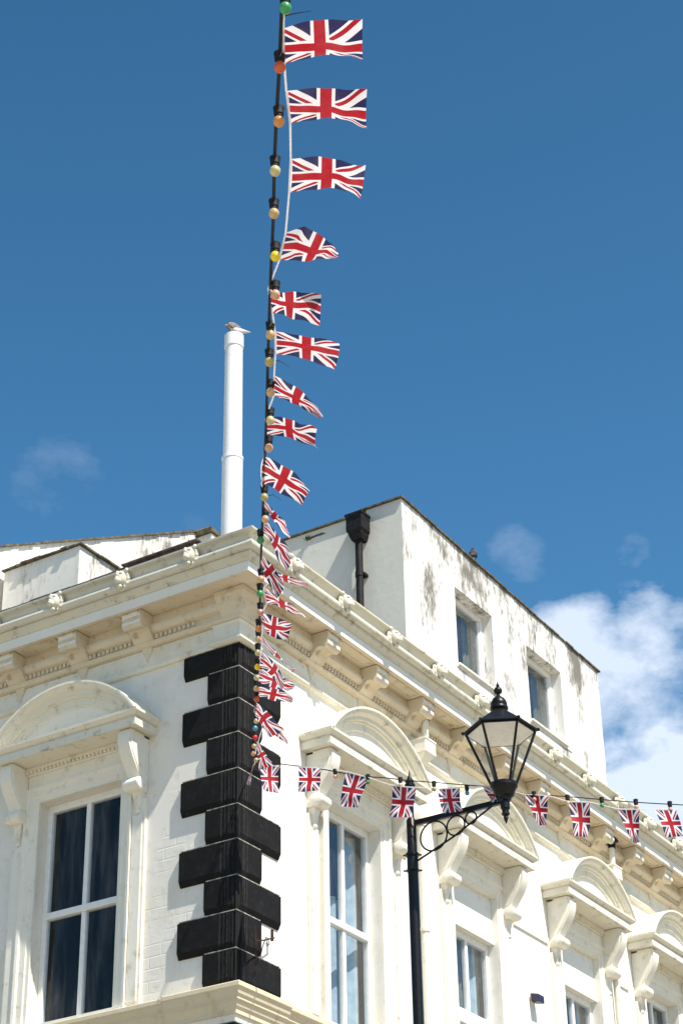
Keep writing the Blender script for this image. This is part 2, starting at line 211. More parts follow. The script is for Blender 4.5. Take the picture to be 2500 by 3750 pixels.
def plaster(name, base, grime=(.32, .27, .18), amount=.35, streak=.25, brick=0.0, bmp=.25, mould=None, warm=None):
    t = NT(name)
    big = t.noise(1.3, 5, .6); mid = t.noise(9, 6, .65); fine = t.noise(90, 3, .6)
    st = t.noise(7.0, 5, .65, sc=(1, 1, .12))
    c = t.mix(t.ramp(big, .3, .72), tuple(x*.93 for x in base), base)
    if warm: c = t.mix(t.ramp(t.noise(2.6, 5, .6, loc=(4, 2, 1)), .45, .75, 0, .8), c, warm)
    c = t.mix(t.ramp(mid, .53, .78, 0, amount), c, grime)
    c = t.mix(t.ramp(st, .58, .85, 0, streak), c, tuple(x*.8 for x in grime))
    speck = t.noise(38, 2, .5, loc=(7, 1, 3)); c = t.mix(t.ramp(speck, .70, .76, 0, .5), c, grime)
    if mould:
        z0, z1, xs = mould
        x = t.xyz()
        patch = t.noise(2.3, 7, .7, sc=(1, 1, .38), loc=(xs, 0, 0)); det = t.noise(24, 5, .7, sc=(1, 1, .35))
        zz = t.ramp(x[2], z0, z1)
        v = t.math('ADD', t.math('MULTIPLY', patch, .75), t.math('MULTIPLY', det, .25))
        v = t.math('ADD', v, t.math('MULTIPLY', zz, .12))
        c = t.mix(t.ramp(v, .55, .68, 0, .9), c, (.12, .10, .07))
        drip = t.noise(11.0, 6, .7, sc=(1, 1, .06)); dv = t.math('MULTIPLY', t.ramp(drip, .52, .68), t.ramp(x[2], z0+.3, z1+.1))
        c = t.mix(t.math('MULTIPLY', dv, .55), c, (.22, .19, .13))
    nr = t.bump(t.math('ADD', t.math('MULTIPLY', mid, .7), t.math('MULTIPLY', fine, .3)), bmp, .008)
    if brick:
        x = t.xyz(); ad = t.math('ADD', x[0], x[1])
        cb = t.t.nodes.new('ShaderNodeCombineXYZ'); t.t.links.new(ad, cb.inputs[0]); t.t.links.new(x[2], cb.inputs[1])
        br = t.t.nodes.new('ShaderNodeTexBrick'); t.t.links.new(cb.outputs[0], br.inputs['Vector'])
        br.inputs['Scale'].default_value = 1.0; br.inputs['Brick Width'].default_value = .235; br.inputs['Row Height'].default_value = .098
        br.inputs['Mortar Size'].default_value = .008; br.inputs['Mortar Smooth'].default_value = .6
        h = t.math('SUBTRACT', 1.0, br.outputs['Fac'])
        msk = t.ramp(t.noise(2.6, 4, .6, loc=(2, 5, 0)), .42, .62)
        nr = t.bump(t.math('MULTIPLY', h, msk), brick, .006, nr)
    return t.fin(c, .62, .35, nr)
CREAM = (.80, .77, .68)
M = {}
M['wall_left'] = plaster('painted_brick_left', (.80, .76, .68), amount=.30, streak=.30, brick=.30, warm=(.70, .66, .54))
M['wall_right'] = plaster('painted_render_right', (.80, .78, .71), amount=.24, streak=.26, brick=.12, warm=(.76, .71, .58))
M['trim'] = plaster('painted_trim', (.82, .78, .67), grime=(.34, .26, .14), amount=.55, streak=.42, bmp=.3)
M['arch'] = plaster('weathered_hood', (.76, .72, .60), grime=(.20, .17, .09), amount=.8, streak=.4, bmp=.4)
M['flute_light'] = simple('painted_flute_highlight', (.05, .047, .044), .8, .2, .6, 30)  # highlight on the quoin flutes, put into the colour
M['ledge_light'] = simple('painted_ledge_light', (.30, .28, .25), .85, .2, .5, 25)  # pale colour imitating sun on the quoins' top ledges
M['cornice'] = plaster('weathered_cornice', (.69, .60, .45), grime=(.24, .16, .08), amount=.8, streak=.45, bmp=.3, warm=(.56, .46, .31))
M['frieze'] = plaster('frieze_paint', (.77, .73, .62), grime=(.36, .26, .13), amount=.6, streak=.45, bmp=.3, warm=(.66, .56, .38))
M['gutter'] = plaster('gutter_paint', (.64, .61, .50), grime=(.13, .11, .06), amount=.85, streak=.6, bmp=.2)
M['fascia'] = plaster('fascia_paint', (.82, .79, .70), amount=.15, streak=.12, bmp=.1)
M['sill'] = plaster('sill_stone', (.68, .59, .42), grime=(.30, .23, .12), amount=.6, streak=.3, bmp=.35, warm=(.62, .52, .33))
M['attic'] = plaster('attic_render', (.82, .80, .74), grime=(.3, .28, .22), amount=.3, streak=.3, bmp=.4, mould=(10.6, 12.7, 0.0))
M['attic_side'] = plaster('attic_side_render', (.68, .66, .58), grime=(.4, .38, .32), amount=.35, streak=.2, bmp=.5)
M['white'] = simple('white_gloss_paint', (.80, .79, .75), .35, .5, .05, 20)
M['flue'] = plaster('flue_paint', (.82, .82, .80), amount=.14, streak=.1, bmp=.05)
M['coping'] = simple('coping_stone', (.12, .10, .065), .9, .2, .45, 18, bmp=.6)
M['slate'] = simple('roof_slate', (.075, .06, .06), .8, .3, .5, 14, bmp=.6)
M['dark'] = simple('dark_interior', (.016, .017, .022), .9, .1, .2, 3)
t = NT('bunting_tape'); t.bsdf.inputs['Base Color'].default_value = (.88, .85, .86, 1)
tl = t.t.nodes.new('ShaderNodeBsdfTranslucent'); tl.inputs[0].default_value = (.9, .88, .88, 1); mx_ = t.t.nodes.new('ShaderNodeMixShader'); mx_.inputs[0].default_value = .5
t.t.links.new(t.bsdf.outputs[0], mx_.inputs[1]); t.t.links.new(tl.outputs[0], mx_.inputs[2]); t.t.links.new(mx_.outputs[0], t.out.inputs[0]); TAPE_MAT = t.m
M['curtain'] = simple('net_curtain', (.50, .54, .53), .9, .1, .12, 12)
M['drape'] = simple('olive_drape', (.26, .23, .15), .9, .1, .2, 12)
M['iron'] = simple('black_lamp_paint', (.006, .0055, .006), .38, .28, .35, 40)
M['cast_pipe'] = simple('black_cast_iron', (.012, .011, .011), .6, .2, .5, 25, bmp=.3)
M['rust'] = simple('rusty_iron', (.045, .020, .012), .85, .2, .5, 60, bmp=.4)
M['rubber'] = simple('black_rubber', (.012, .011, .011), .6, .3, .3, 60)
M['tape'] = simple('white_tape', (.88, .84, .86), .8, .2, .1, 60)
M['tape'] = TAPE_MAT
M['moss'] = simple('moss_leaf', (.07, .12, .02), .8, .2, .5, 30)
M['asphalt'] = simple('asphalt', (.05, .05, .052), .9, .2, .3, 3, bmp=.4)
M['paving'] = simple('paving_stone', (.39, .34, .26), .85, .2, .15, 2, bmp=.3)
# black painted quoins: scuffed and dusty
t = NT('black_quoin_paint'); n1 = t.noise(16, 6, .7); n2 = t.noise(130, 3, .6); n3 = t.noise(40, 4, .6, sc=(1, 1, .1))
c = t.mix(t.ramp(n1, .45, .8, 0, .55), (.010, .0095, .0095), (.036, .034, .033)); c = t.mix(t.ramp(n2, .66, .75, 0, .35), c, (.09, .085, .08)); c = t.mix(t.ramp(n3, .55, .8, 0, .2), c, (.06, .055, .05))
M['black'] = t.fin(c, t.ramp(n1, .3, .7, .6, .8), .12, t.bump(t.noise(60, 4, .6), .25, .004))
# glass: sky reflection over a see-through pane with a film of dust
def glass(name, dust=.05, tint=(.80, .88, .95), r0=.05):
    m = bpy.data.materials.new(name); m.use_nodes = True; t = m.node_tree; t.nodes.clear()
    o = t.nodes.new('ShaderNodeOutputMaterial'); tr = t.nodes.new('ShaderNodeBsdfTransparent'); tr.inputs[0].default_value = tint+(1,)
    gl = t.nodes.new('ShaderNodeBsdfGlossy'); gl.inputs['Roughness'].default_value = .02; gl.inputs['Color'].default_value = (.95, .97, 1, 1)
    lw = t.nodes.new('ShaderNodeLayerWeight'); lw.inputs['Blend'].default_value = .5
    pw = t.nodes.new('ShaderNodeMath'); pw.operation = 'POWER'; pw.inputs[1].default_value = 5; t.links.new(lw.outputs['Facing'], pw.inputs[0])
    fr = t.nodes.new('ShaderNodeMath'); fr.operation = 'MULTIPLY_ADD'; fr.inputs[1].default_value = 1-r0; fr.inputs[2].default_value = r0; t.links.new(pw.outputs[0], fr.inputs[0])
    tcn = t.nodes.new('ShaderNodeTexCoord'); n = t.nodes.new('ShaderNodeTexNoise'); n.inputs['Scale'].default_value = 1.6; n.inputs['Detail'].default_value = 2
    t.links.new(tcn.outputs['Object'], n.inputs['Vector'])
    bp = t.nodes.new('ShaderNodeBump'); bp.inputs['Strength'].default_value = .05; bp.inputs['Distance'].default_value = .05; t.links.new(n.outputs['Fac'], bp.inputs['Height'])
    t.links.new(bp.outputs[0], gl.inputs['Normal']); t.links.new(bp.outputs[0], lw.inputs['Normal'])
    mx = t.nodes.new('ShaderNodeMixShader'); t.links.new(fr.outputs[0], mx.inputs[0]); t.links.new(tr.outputs[0], mx.inputs[1]); t.links.new(gl.outputs[0], mx.inputs[2])
    mp = t.nodes.new('ShaderNodeMapping'); mp.inputs['Scale'].default_value = (1, 1, .16); t.links.new(tcn.outputs['Object'], mp.inputs[0])
    n2 = t.nodes.new('ShaderNodeTexNoise'); n2.inputs['Scale'].default_value = 11; n2.inputs['Detail'].default_value = 7; n2.inputs['Roughness'].default_value = .7; t.links.new(mp.outputs[0], n2.inputs['Vector'])
    mr = t.nodes.new('ShaderNodeMapRange'); mr.inputs['From Min'].default_value = .45; mr.inputs['From Max'].default_value = .8; mr.inputs['To Min'].default_value = dust*.2; mr.inputs['To Max'].default_value = dust*2.6
    t.links.new(n2.outputs['Fac'], mr.inputs[0])
    df = t.nodes.new('ShaderNodeBsdfDiffuse'); df.inputs[0].default_value = (.5, .52, .5, 1)
    m2 = t.nodes.new('ShaderNodeMixShader'); t.links.new(mr.outputs[0], m2.inputs[0]); t.links.new(mx.outputs[0], m2.inputs[1]); t.links.new(df.outputs[0], m2.inputs[2])
    t.links.new(m2.outputs[0], o.inputs[0]); return m
M['glass'] = glass('window_glass', .06, r0=.028); M['glass_r'] = glass('window_glass_bright', .045, r0=.13); M['lampglass'] = glass('lantern_glass', .035, (.96, .95, .93), r0=.02)
# bulbs
BC = {'green': (.05, .30, .10), 'red': (.55, .10, .03), 'orange': (.60, .26, .06), 'pale': (.55, .48, .24), 'tan': (.55, .36, .17), 'yellow': (.85, .62, .01),
      'peach': (.62, .36, .20), 'olive': (.42, .36, .12), 'pink': (.55, .28, .22), 'blue': (.06, .30, .42), 'brightred': (.70, .01, .01)}
BM = {k: simple('bulb_lacquer_'+k, v, .3, .5, .18, 60) for k, v in BC.items()}
# union flag cloth, drawn from the cloth's own UV
def flag_mat():
    t = NT('union_flag_cloth'); W_, H_ = 60.0, 40.0; L_ = math.hypot(W_, H_)
    uv = t.xyz('UV'); X = t.math('MULTIPLY', t.math('SUBTRACT', uv[0], .5), W_); Y = t.math('MULTIPLY', t.math('SUBTRACT', uv[1], .5), H_)
    sx = t.math('SIGN', X)
    a = t.math('DIVIDE', t.math('ADD', t.math('MULTIPLY', X, H_), t.math('MULTIPLY', Y, W_)), L_)
    b = t.math('DIVIDE', t.math('SUBTRACT', t.math('MULTIPLY', Y, W_), t.math('MULTIPLY', X, H_)), L_)
    XY = t.math('MULTIPLY', X, Y); isA = t.math('LESS_THAN', XY, 0.0)
    s_ = t.math('ADD', t.math('MULTIPLY', isA, t.math('MULTIPLY', a, sx)), t.math('MULTIPLY', t.math('SUBTRACT', 1.0, isA), t.math('MULTIPLY', b, sx)))
    wd = t.math('LESS_THAN', t.math('ABSOLUTE', s_), 4.5)
    rd = t.math('MULTIPLY', t.math('GREATER_THAN', s_, 0.0), t.math('LESS_THAN', s_, 2.9))
    aX = t.math('ABSOLUTE', X); aY = t.math('ABSOLUTE', Y)
    gw = t.math('MAXIMUM', t.math('LESS_THAN', aX, 7.0), t.math('LESS_THAN', aY, 6.6))
    gr = t.math('MAXIMUM', t.math('LESS_THAN', aX, 4.4), t.math('LESS_THAN', aY, 4.2))
    red = (.40, .010, .020); white = (.80, .78, .80); navy = (.022, .022, .085)
    c = t.mix(wd, navy, white); c = t.mix(rd, c, red); c = t.mix(gw, c, white); c = t.mix(gr, c, red)
    c = t.mix(t.math('LESS_THAN', uv[0], .022), c, white); c = t.mix(t.ramp(t.noise(9, 5, .65), .4, .8, 0, .10), c, (.42, .38, .40))
    t.t.links.new(c, t.bsdf.inputs['Base Color']); t.bsdf.inputs['Roughness'].default_value = .65; t.bsdf.inputs['Specular IOR Level'].default_value = .25
    tl = t.t.nodes.new('ShaderNodeBsdfTranslucent'); t.t.links.new(c, tl.inputs[0])
    mx = t.t.nodes.new('ShaderNodeMixShader'); mx.inputs[0].default_value = .32
    t.t.links.new(t.bsdf.outputs[0], mx.inputs[1]); t.t.links.new(tl.outputs[0], mx.inputs[2]); t.t.links.new(mx.outputs[0], t.out.inputs[0])
    t.t.links.new(t.bump(t.noise(14, 3, .5), .35, .01), t.bsdf.inputs['Normal'])
    return t.m
M['flag'] = flag_mat()
# ------------------------------------------------------------------ ground
g = MB(); g.add([(-900, -900, 0), (900, -900, 0), (900, 900, 0), (-900, 900, 0)], [(0, 1, 2, 3)])
tag(g.build('road', M['asphalt']), kind='structure')
g = MB(); g.box(-45, 60, -32, -6.5, .004, .05); g.box(-45, -6.5, -6.5, 45, .004, .05); g.build('bounce_paving', M['paving'])['kind'] = 'structure'  # unseen pale paving, added to bounce warm light onto shaded face and soffits
g = MB(); g.box(-2.6, 60, -2.8, .3, .004, .13); g.box(-2.6, .3, .3, 60, .004, .13)
tag(g.build('pavement', M['paving']), kind='structure')
# ------------------------------------------------------------------ the corner building
BL = empty('corner_building')
tag(BL, 'white corner building with black quoins, lion head gutter and arched window hoods', 'building')
XE, YE = 13.5, 8.0
def wall(name, mat, frame, U0, U1, Z0, Z1, holes, rev, parent):
    """frame(u, d, z) -> xyz, d outward; holes get reveals rev deep"""
    m = MB(); us = sorted({U0, U1, *[h[0] for h in holes], *[h[1] for h in holes]}); zs = sorted({Z0, Z1, *[h[2] for h in holes], *[h[3] for h in holes]})
    for i in range(len(us)-1):
        for j in range(len(zs)-1):
            uc = (us[i]+us[i+1])/2; zc = (zs[j]+zs[j+1])/2
            if any(h[0] < uc < h[1] and h[2] < zc < h[3] for h in holes): continue
            m.add([frame(us[i], 0, zs[j]), frame(us[i+1], 0, zs[j]), frame(us[i+1], 0, zs[j+1]), frame(us[i], 0, zs[j+1])], [(0, 1, 2, 3)])
    for h in holes:
        q = [(h[0], h[2]), (h[1], h[2]), (h[1], h[3]), (h[0], h[3])]
        for k in range(4):
            (a, b), (c_, d_) = q[k], q[(k+1) % 4]
            m.add([frame(a, 0, b), frame(c_, 0, d_), frame(c_, -rev, d_), frame(a, -rev, b)], [(0, 1, 2, 3)])
    me = bpy.data.meshes.new(name); me.from_pydata(m.v, [], m.f); me.materials.append(mat)
    return link(bpy.data.objects.new(name, me), parent)
FR = lambda u, d, z: (u, -d, z)
FL_ = lambda u, d, z: (-d, u, z)
WX = [1.74, 3.87, 6.06, 8.03, 10.05]; WY = [1.60, 3.92, 6.22]
ZS, ZT = 6.40, 8.35
wall('wall', M['wall_right'], FR, 0, XE, .1, 10.0, [(x-.42, x+.42, ZS, ZT) for x in WX], .157, BL)
wall('wall', M['wall_left'], FL_, 0, YE, .1, 10.0, [(y-.44, y+.44, ZS, ZT) for y in WY], .157, BL)
# dark rooms behind the windows: shell of partitions and floors
m = MB()
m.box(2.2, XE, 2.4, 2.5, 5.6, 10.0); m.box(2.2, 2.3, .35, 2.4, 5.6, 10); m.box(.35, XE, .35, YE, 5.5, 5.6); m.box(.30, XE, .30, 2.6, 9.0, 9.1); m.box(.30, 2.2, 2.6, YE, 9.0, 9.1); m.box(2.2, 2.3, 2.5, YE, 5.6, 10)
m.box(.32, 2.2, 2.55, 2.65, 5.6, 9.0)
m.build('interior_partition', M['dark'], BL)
# quoins
zq = [9.29, 9.07, 8.778, 8.477, 8.16, 7.855, 7.56, 7.26, 6.974, 6.672, 6.392]
zz = 6.17
lower = [6.10-.298*k for k in range(18)]
def quoin(z0, z1, ll, lr):
    m = MB(); e = .036
    prof = []   # along left face from far end towards the corner: (s, d, is_margin)
    marg = [(.128, e, 0), (.122, e*.72, 1), (.110, e*.72, 1), (.106, e*.9, 1), (.092, e*.9, 1), (.089, e*.72, 1), (.080, e*.72, 1), (.076, e*.9, 1), (.030, e*.9, 1), (.026, e*.6, 1), (.016, e*.6, 1), (.012, e*.9, 1)]
    left = [(ll, e, 0), (ll-.01, e, 0)]+[(s, d, k) for s, d, k in marg]
    def sec(z, sc, scm):
        L = [(-(d*(scm if k else sc)), s, z) for s, d, k in left]
        R = [(s, -(d*(scm if k else sc)), z) for s, d, k in ([(lr, e, 0), (lr-.01, e, 0)]+marg)][::-1]
        cn = [(-e*.6, -.004, z), (-e*.85, -e*.6, z), (-e*.6, -e*.85, z), (-.004, -e*.6, z)]
        return [(.02, ll, z)]+L+cn+R+[(lr, .02, z)]
    h = z1-z0
    m.loft([sec(z0+.004, .35, .55), sec(z0+.052, 1, 1), sec(z1-.012, 1, 1), sec(z1-.004, .6, .9)])
    o_ = m.build('quoin', M['black'], BL, bevel=.004)
    j = MB(); p = .030; j.loft([[(0, ll-.012, z), (-p, ll-.012, z), (-p, -p, z), (lr-.012, -p, z), (lr-.012, 0, z), (0, 0, z)] for z in (z1-.0038, z1+.0036)]); j.build('ledge_light', M['ledge_light'], o_)  # thin pale strip painted as the sunlit top ledge of the block
    j = MB()
    for s, dd in ((.1155, .74), (.0845, .74), (.053, .92), (.021, .64)):
        a_, b_ = z0+.058, z1-.014
        j.box(-(e*dd+.0006), -(e*dd-.002), s-.0022, s+.0022, a_, b_); j.box(s-.0022, s+.0022, -(e*dd+.0006), -(e*dd-.002), a_, b_)
    j.build('flute_highlight', M['flute_light'], o_)  # lighter grey strips painted as highlights along the flutes
    return o_
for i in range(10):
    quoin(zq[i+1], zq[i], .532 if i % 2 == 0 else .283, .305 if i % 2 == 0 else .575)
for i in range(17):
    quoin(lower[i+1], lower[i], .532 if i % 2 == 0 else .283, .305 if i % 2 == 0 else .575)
# mouldings that run round the corner
def run(name, prof, mat, smooth=False, xe=XE, ye=YE, bevel=0.0):
    m = MB()
    m.loft([[(-p, ye, z) for p, z in prof], [(-p, -p, z) for p, z in prof], [(xe, -p, z) for p, z in prof]])
    return m.build(name, mat, BL, smooth=smooth, angle=40, bevel=bevel)
run('frieze', [(-.02, 9.285), (.028, 9.29), (.040, 9.305), (.040, 9.325), (.028, 9.335), (.028, 9.352), (.018, 9.36), (.018, 9.492), (-.02, 9.492)], M['frieze'])
run('bed_mould', [(-.02, 9.493), (.055, 9.50), (.075, 9.52), (.075, 9.535), (.06, 9.54), (.06, 9.585), (.10, 9.60), (.125, 9.63), (.125, 9.66), (.10, 9.665), (.10, 9.75), (-.02, 9.75)], M['cornice'])
run('cornice', [(-.02, 9.752), (.285, 9.752), (.285, 9.742), (.315, 9.742), (.315, 9.838), (-.02, 9.838)], M['cornice'])
run('cyma', [(-.02, 9.8385), (.322, 9.8385), (.33, 9.848), (.345, 9.865), (.365, 9.88), (.37, 9.90), (-.02, 9.905)], M['gutter'])
# clean painted corona face standing 3 mm proud of the cornice
m = MB(); pf = [(.3152, 9.746), (.319, 9.746), (.319, 9.836), (.3152, 9.836)]
m.loft([[(-p, YE, z) for p, z in pf], [(-p, -p, z) for p, z in pf], [(XE, -p, z) for p, z in pf]]); m.build('fascia', M['fascia'], BL)
gp = [(.37, 9.906)]
gp += [(.385+.036*math.cos(a), 9.945+.036*math.sin(a)) for a in [(-90+22.5*k)*PI/180 for k in range(8)]]
gp += [(.390, 9.980), (.378, 9.99), (.376, 10.01), (.385, 10.035), (.405, 10.055), (.432, 10.064), (.434, 10.080), (.412, 10.082), (.37, 10.03), (.34, 9.99), (.27, 9.985), (.24, 10.03), (.235, 10.078), (.22, 10.078), (.22, 9.906)]
GUT = run('gutter', gp, M['gutter'], smooth=True)
# dentils: a crenellated strip along each face
def dentils(fr, e):
    m = MB(); rings = []; x = .40; k = 0
    while x < e:
        for d in ((.058, .085) if k % 2 == 0 else (.085, .058)):
            rings.append([fr(x, .05, 9.546), fr(x, d, 9.546), fr(x, d, 9.578), fr(x, .05, 9.578)])
        x += .024; k += 1
    m.loft(rings); m.build('dentil_course', M['cornice'], BL)
dentils(FR, XE); dentils(FL_, YE)
# corner cap above the quoins
m = MB()
def ring(p, s, z): return [(.0, s, z), (-p, s, z), (-p, -p, z), (s, -p, z), (s, 0, z), (0, 0, z)]
m.loft([ring(.045, .23, 9.292), ring(.075, .25, 9.31), ring(.075, .25, 9.33), ring(.055, .24, 9.34), ring(.042, .23, 9.352), ring(.042, .23, 9.47), ring(.06, .24, 9.495)])
m.build('corner_cap', M['frieze'], BL, bevel=.004)
m = MB(); m.loft([ring(.06, .13, 9.50), ring(.075, .13, 9.54), ring(.09, .13, 9.58), ring(.10, .14, 9.60), ring(.13, .14, 9.66), ring(.15, .15, 9.70), ring(.15, .15, 9.749)])
m.build('corner_bracket', M['cornice'], BL, bevel=.004)
# modillions (scroll brackets) with their drops
def modillion():
    m = MB(); w = .10
    pr = [(0, .745), (.272, .745), (.272, .69), (.262, .684), (.262, .668), (.270, .66), (.268, .625), (.25, .605), (.225, .60), (.20, .615), (.17, .62), (.14, .60), (.115, .565), (.09, .54), (.05, .525), (0, .515)]
    m.loft([[(u, -d, 9+z) for d, z in pr] for u in (-w, w)])
    m.loft([[(u, -d, 9+z) for d, z in [(0, .745), (.279, .745), (.279, .732), (0, .732)]] for u in (-w-.008, w+.008)])
    # drop on the frieze
    m.loft([[(-.06, -.017, 9.515), (.06, -.017, 9.515), (.06, -.045, 9.515), (-.06, -.045, 9.515)], [(-.045, -.017, 9.46), (.045, -.017, 9.46), (.045, -.034, 9.46), (-.045, -.034, 9.46)],
            [(-.02, -.017, 9.41), (.02, -.017, 9.41), (.02, -.026, 9.41), (-.02, -.026, 9.41)], [(-.008, -.017, 9.37), (.008, -.017, 9.37), (.008, -.022, 9.37), (-.008, -.022, 9.37)]])
    return m
mo = modillion().build('modillion', M['cornice'], BL, bevel=.004)
m = MB(); m.box(-.094, .094, -.2745, -.2722, 9.692, 9.730); m.box(-.094, .094, -.2725, -.2702, 9.628, 9.658); mf = m.build('modillion_face', M['trim'], mo)
def rep(o, loc, rotz=0):
    c_ = o.copy(); C.objects.link(c_); c_.parent = o.parent; c_.location = loc; c_.rotation_euler = (0, 0, rotz)
    for ch in o.children:
        d_ = ch.copy(); C.objects.link(d_); d_.parent = c_
    return c_
MX = [.42, 1.06, 1.87, 2.68, 3.48, 4.27, 5.02, 5.77, 6.50, 7.24, 7.99, 8.74, 9.5, 10.3, 11.1, 11.9]; MY = [.42, .91+.02, 1.63, 2.34, 3.05, 3.76, 4.5]
MX = MX[1:]; MY = [.20+.0] + MY[1:]
mo.location = (MX[0], 0, 0)
for x in MX[1:]: rep(mo, (x, 0, 0))
MY[0] = .24
for y in MY[1:]: rep(mo, (0, y, 0), -PI/2)
# sunk soffit panels between modillions (raised borders)
def panel(fr, a, b):
    o_ = [(a, .15), (b, .15), (b, .265), (a, .265)]; i_ = [(a+.015, .165), (b-.015, .165), (b-.015, .25), (a+.015, .25)]
    m = MB(); z0, z1 = 9.744, 9.7515
    m.loft([[fr(*o_[k], z1), fr(*o_[k], z0), fr(*i_[k], z0), fr(*i_[k], z1)] for k in range(4)], loop=True)
    m.build('soffit_panel', M['cornice'], BL)
for a, b in zip(MX[:-1], MX[1:]): panel(FR, a+.15, b-.15)
for a, b in zip(MY[1:-1], MY[2:]): panel(FL_, a+.15, b-.15)
# lion heads on the gutter
def lion():
    m = MB()
    m.lathe([(.0, 0), (.075, .0), (.082, .012), (.07, .03), (.0, .035)], n=14)       # mane disc, axis z -> turned below
    for k in range(11):
        a = 2*PI*k/11; m.ball((.062*math.cos(a), .062*math.sin(a), .022), .017, 8, 5, (1, 1, .7))
    m.ball((0, .004, .045), .052, 12, 8, (1, 1.15, .8))
    m.ball((0, -.026, .083), .029, 10, 6, (1.1, .9, 1))       # muzzle
    m.ball((0, -.008, .098), .014, 8, 5, (1.2, .8, .8))       # nose
    m.ball((-.022, .032, .072), .017, 8, 5, (1.2, .7, .7)); m.ball((.022, .032, .072), .017, 8, 5, (1.2, .7, .7))   # brows
    m.ball((-.05, .066, .03), .019, 8, 5); m.ball((.05, .066, .03), .019, 8, 5)        # ears
    m.ball((0, -.062, .055), .021, 8, 5, (1.1, .8, 1))        # chin
    # stand up: local z -> outward (-y), local y -> z
    m.v = [(x*.98, -z*1.1, y*1.22) for x, y, z in m.v]
    return m
li = lion().build('lion_head', M['gutter'], GUT, smooth=True, angle=50)
LX = [.21, 1.01, 1.82, 2.63, 3.43, 4.22, 4.97, 5.73, 6.48, 7.2, 7.95, 8.7, 9.45, 10.2, 10.95]; LY = [.20, .92, 1.65, 2.37, 3.1, 3.82]
li.location = (LX[0], -.395, 9.985)
for x in LX[1:]: rep(li, (x, -.395, 9.985))
for y in LY: rep(li, (-.395, y, 9.985), -PI/2)
# sill cornice, breaking forward under the corner
sp = [(-.02, 6.388), (.095, 6.372), (.10, 6.365), (.10, 6.335), (.085, 6.325), (.075, 6.30), (.06, 6.285), (.06, 6.265), (.045, 6.255), (.035, 6.22), (.02, 6.20), (.02, 6.17), (-.02, 6.165)]
run('sill_course', sp, M['sill'])
m = MB(); s2 = [(p+.028 if p > 0 else p, z+(.003 if z > 6.3 else -.012)) for p, z in sp]
m.loft([[(-p, .60, z) for p, z in s2], [(-p, -p, z) for p, z in s2], [(.60, -p, z) for p, z in s2]]); m.build('corner_sill_block', M['sill'], BL)
m = MB(); m.loft([[(-.03, .56, z), (-.03, -.03, z), (.56, -.03, z), (.56, .01, z), (.01, .01, z), (.01, .56, z)] for z in (6.105, 6.168)]); m.build('plinth_band', M['trim'], BL)
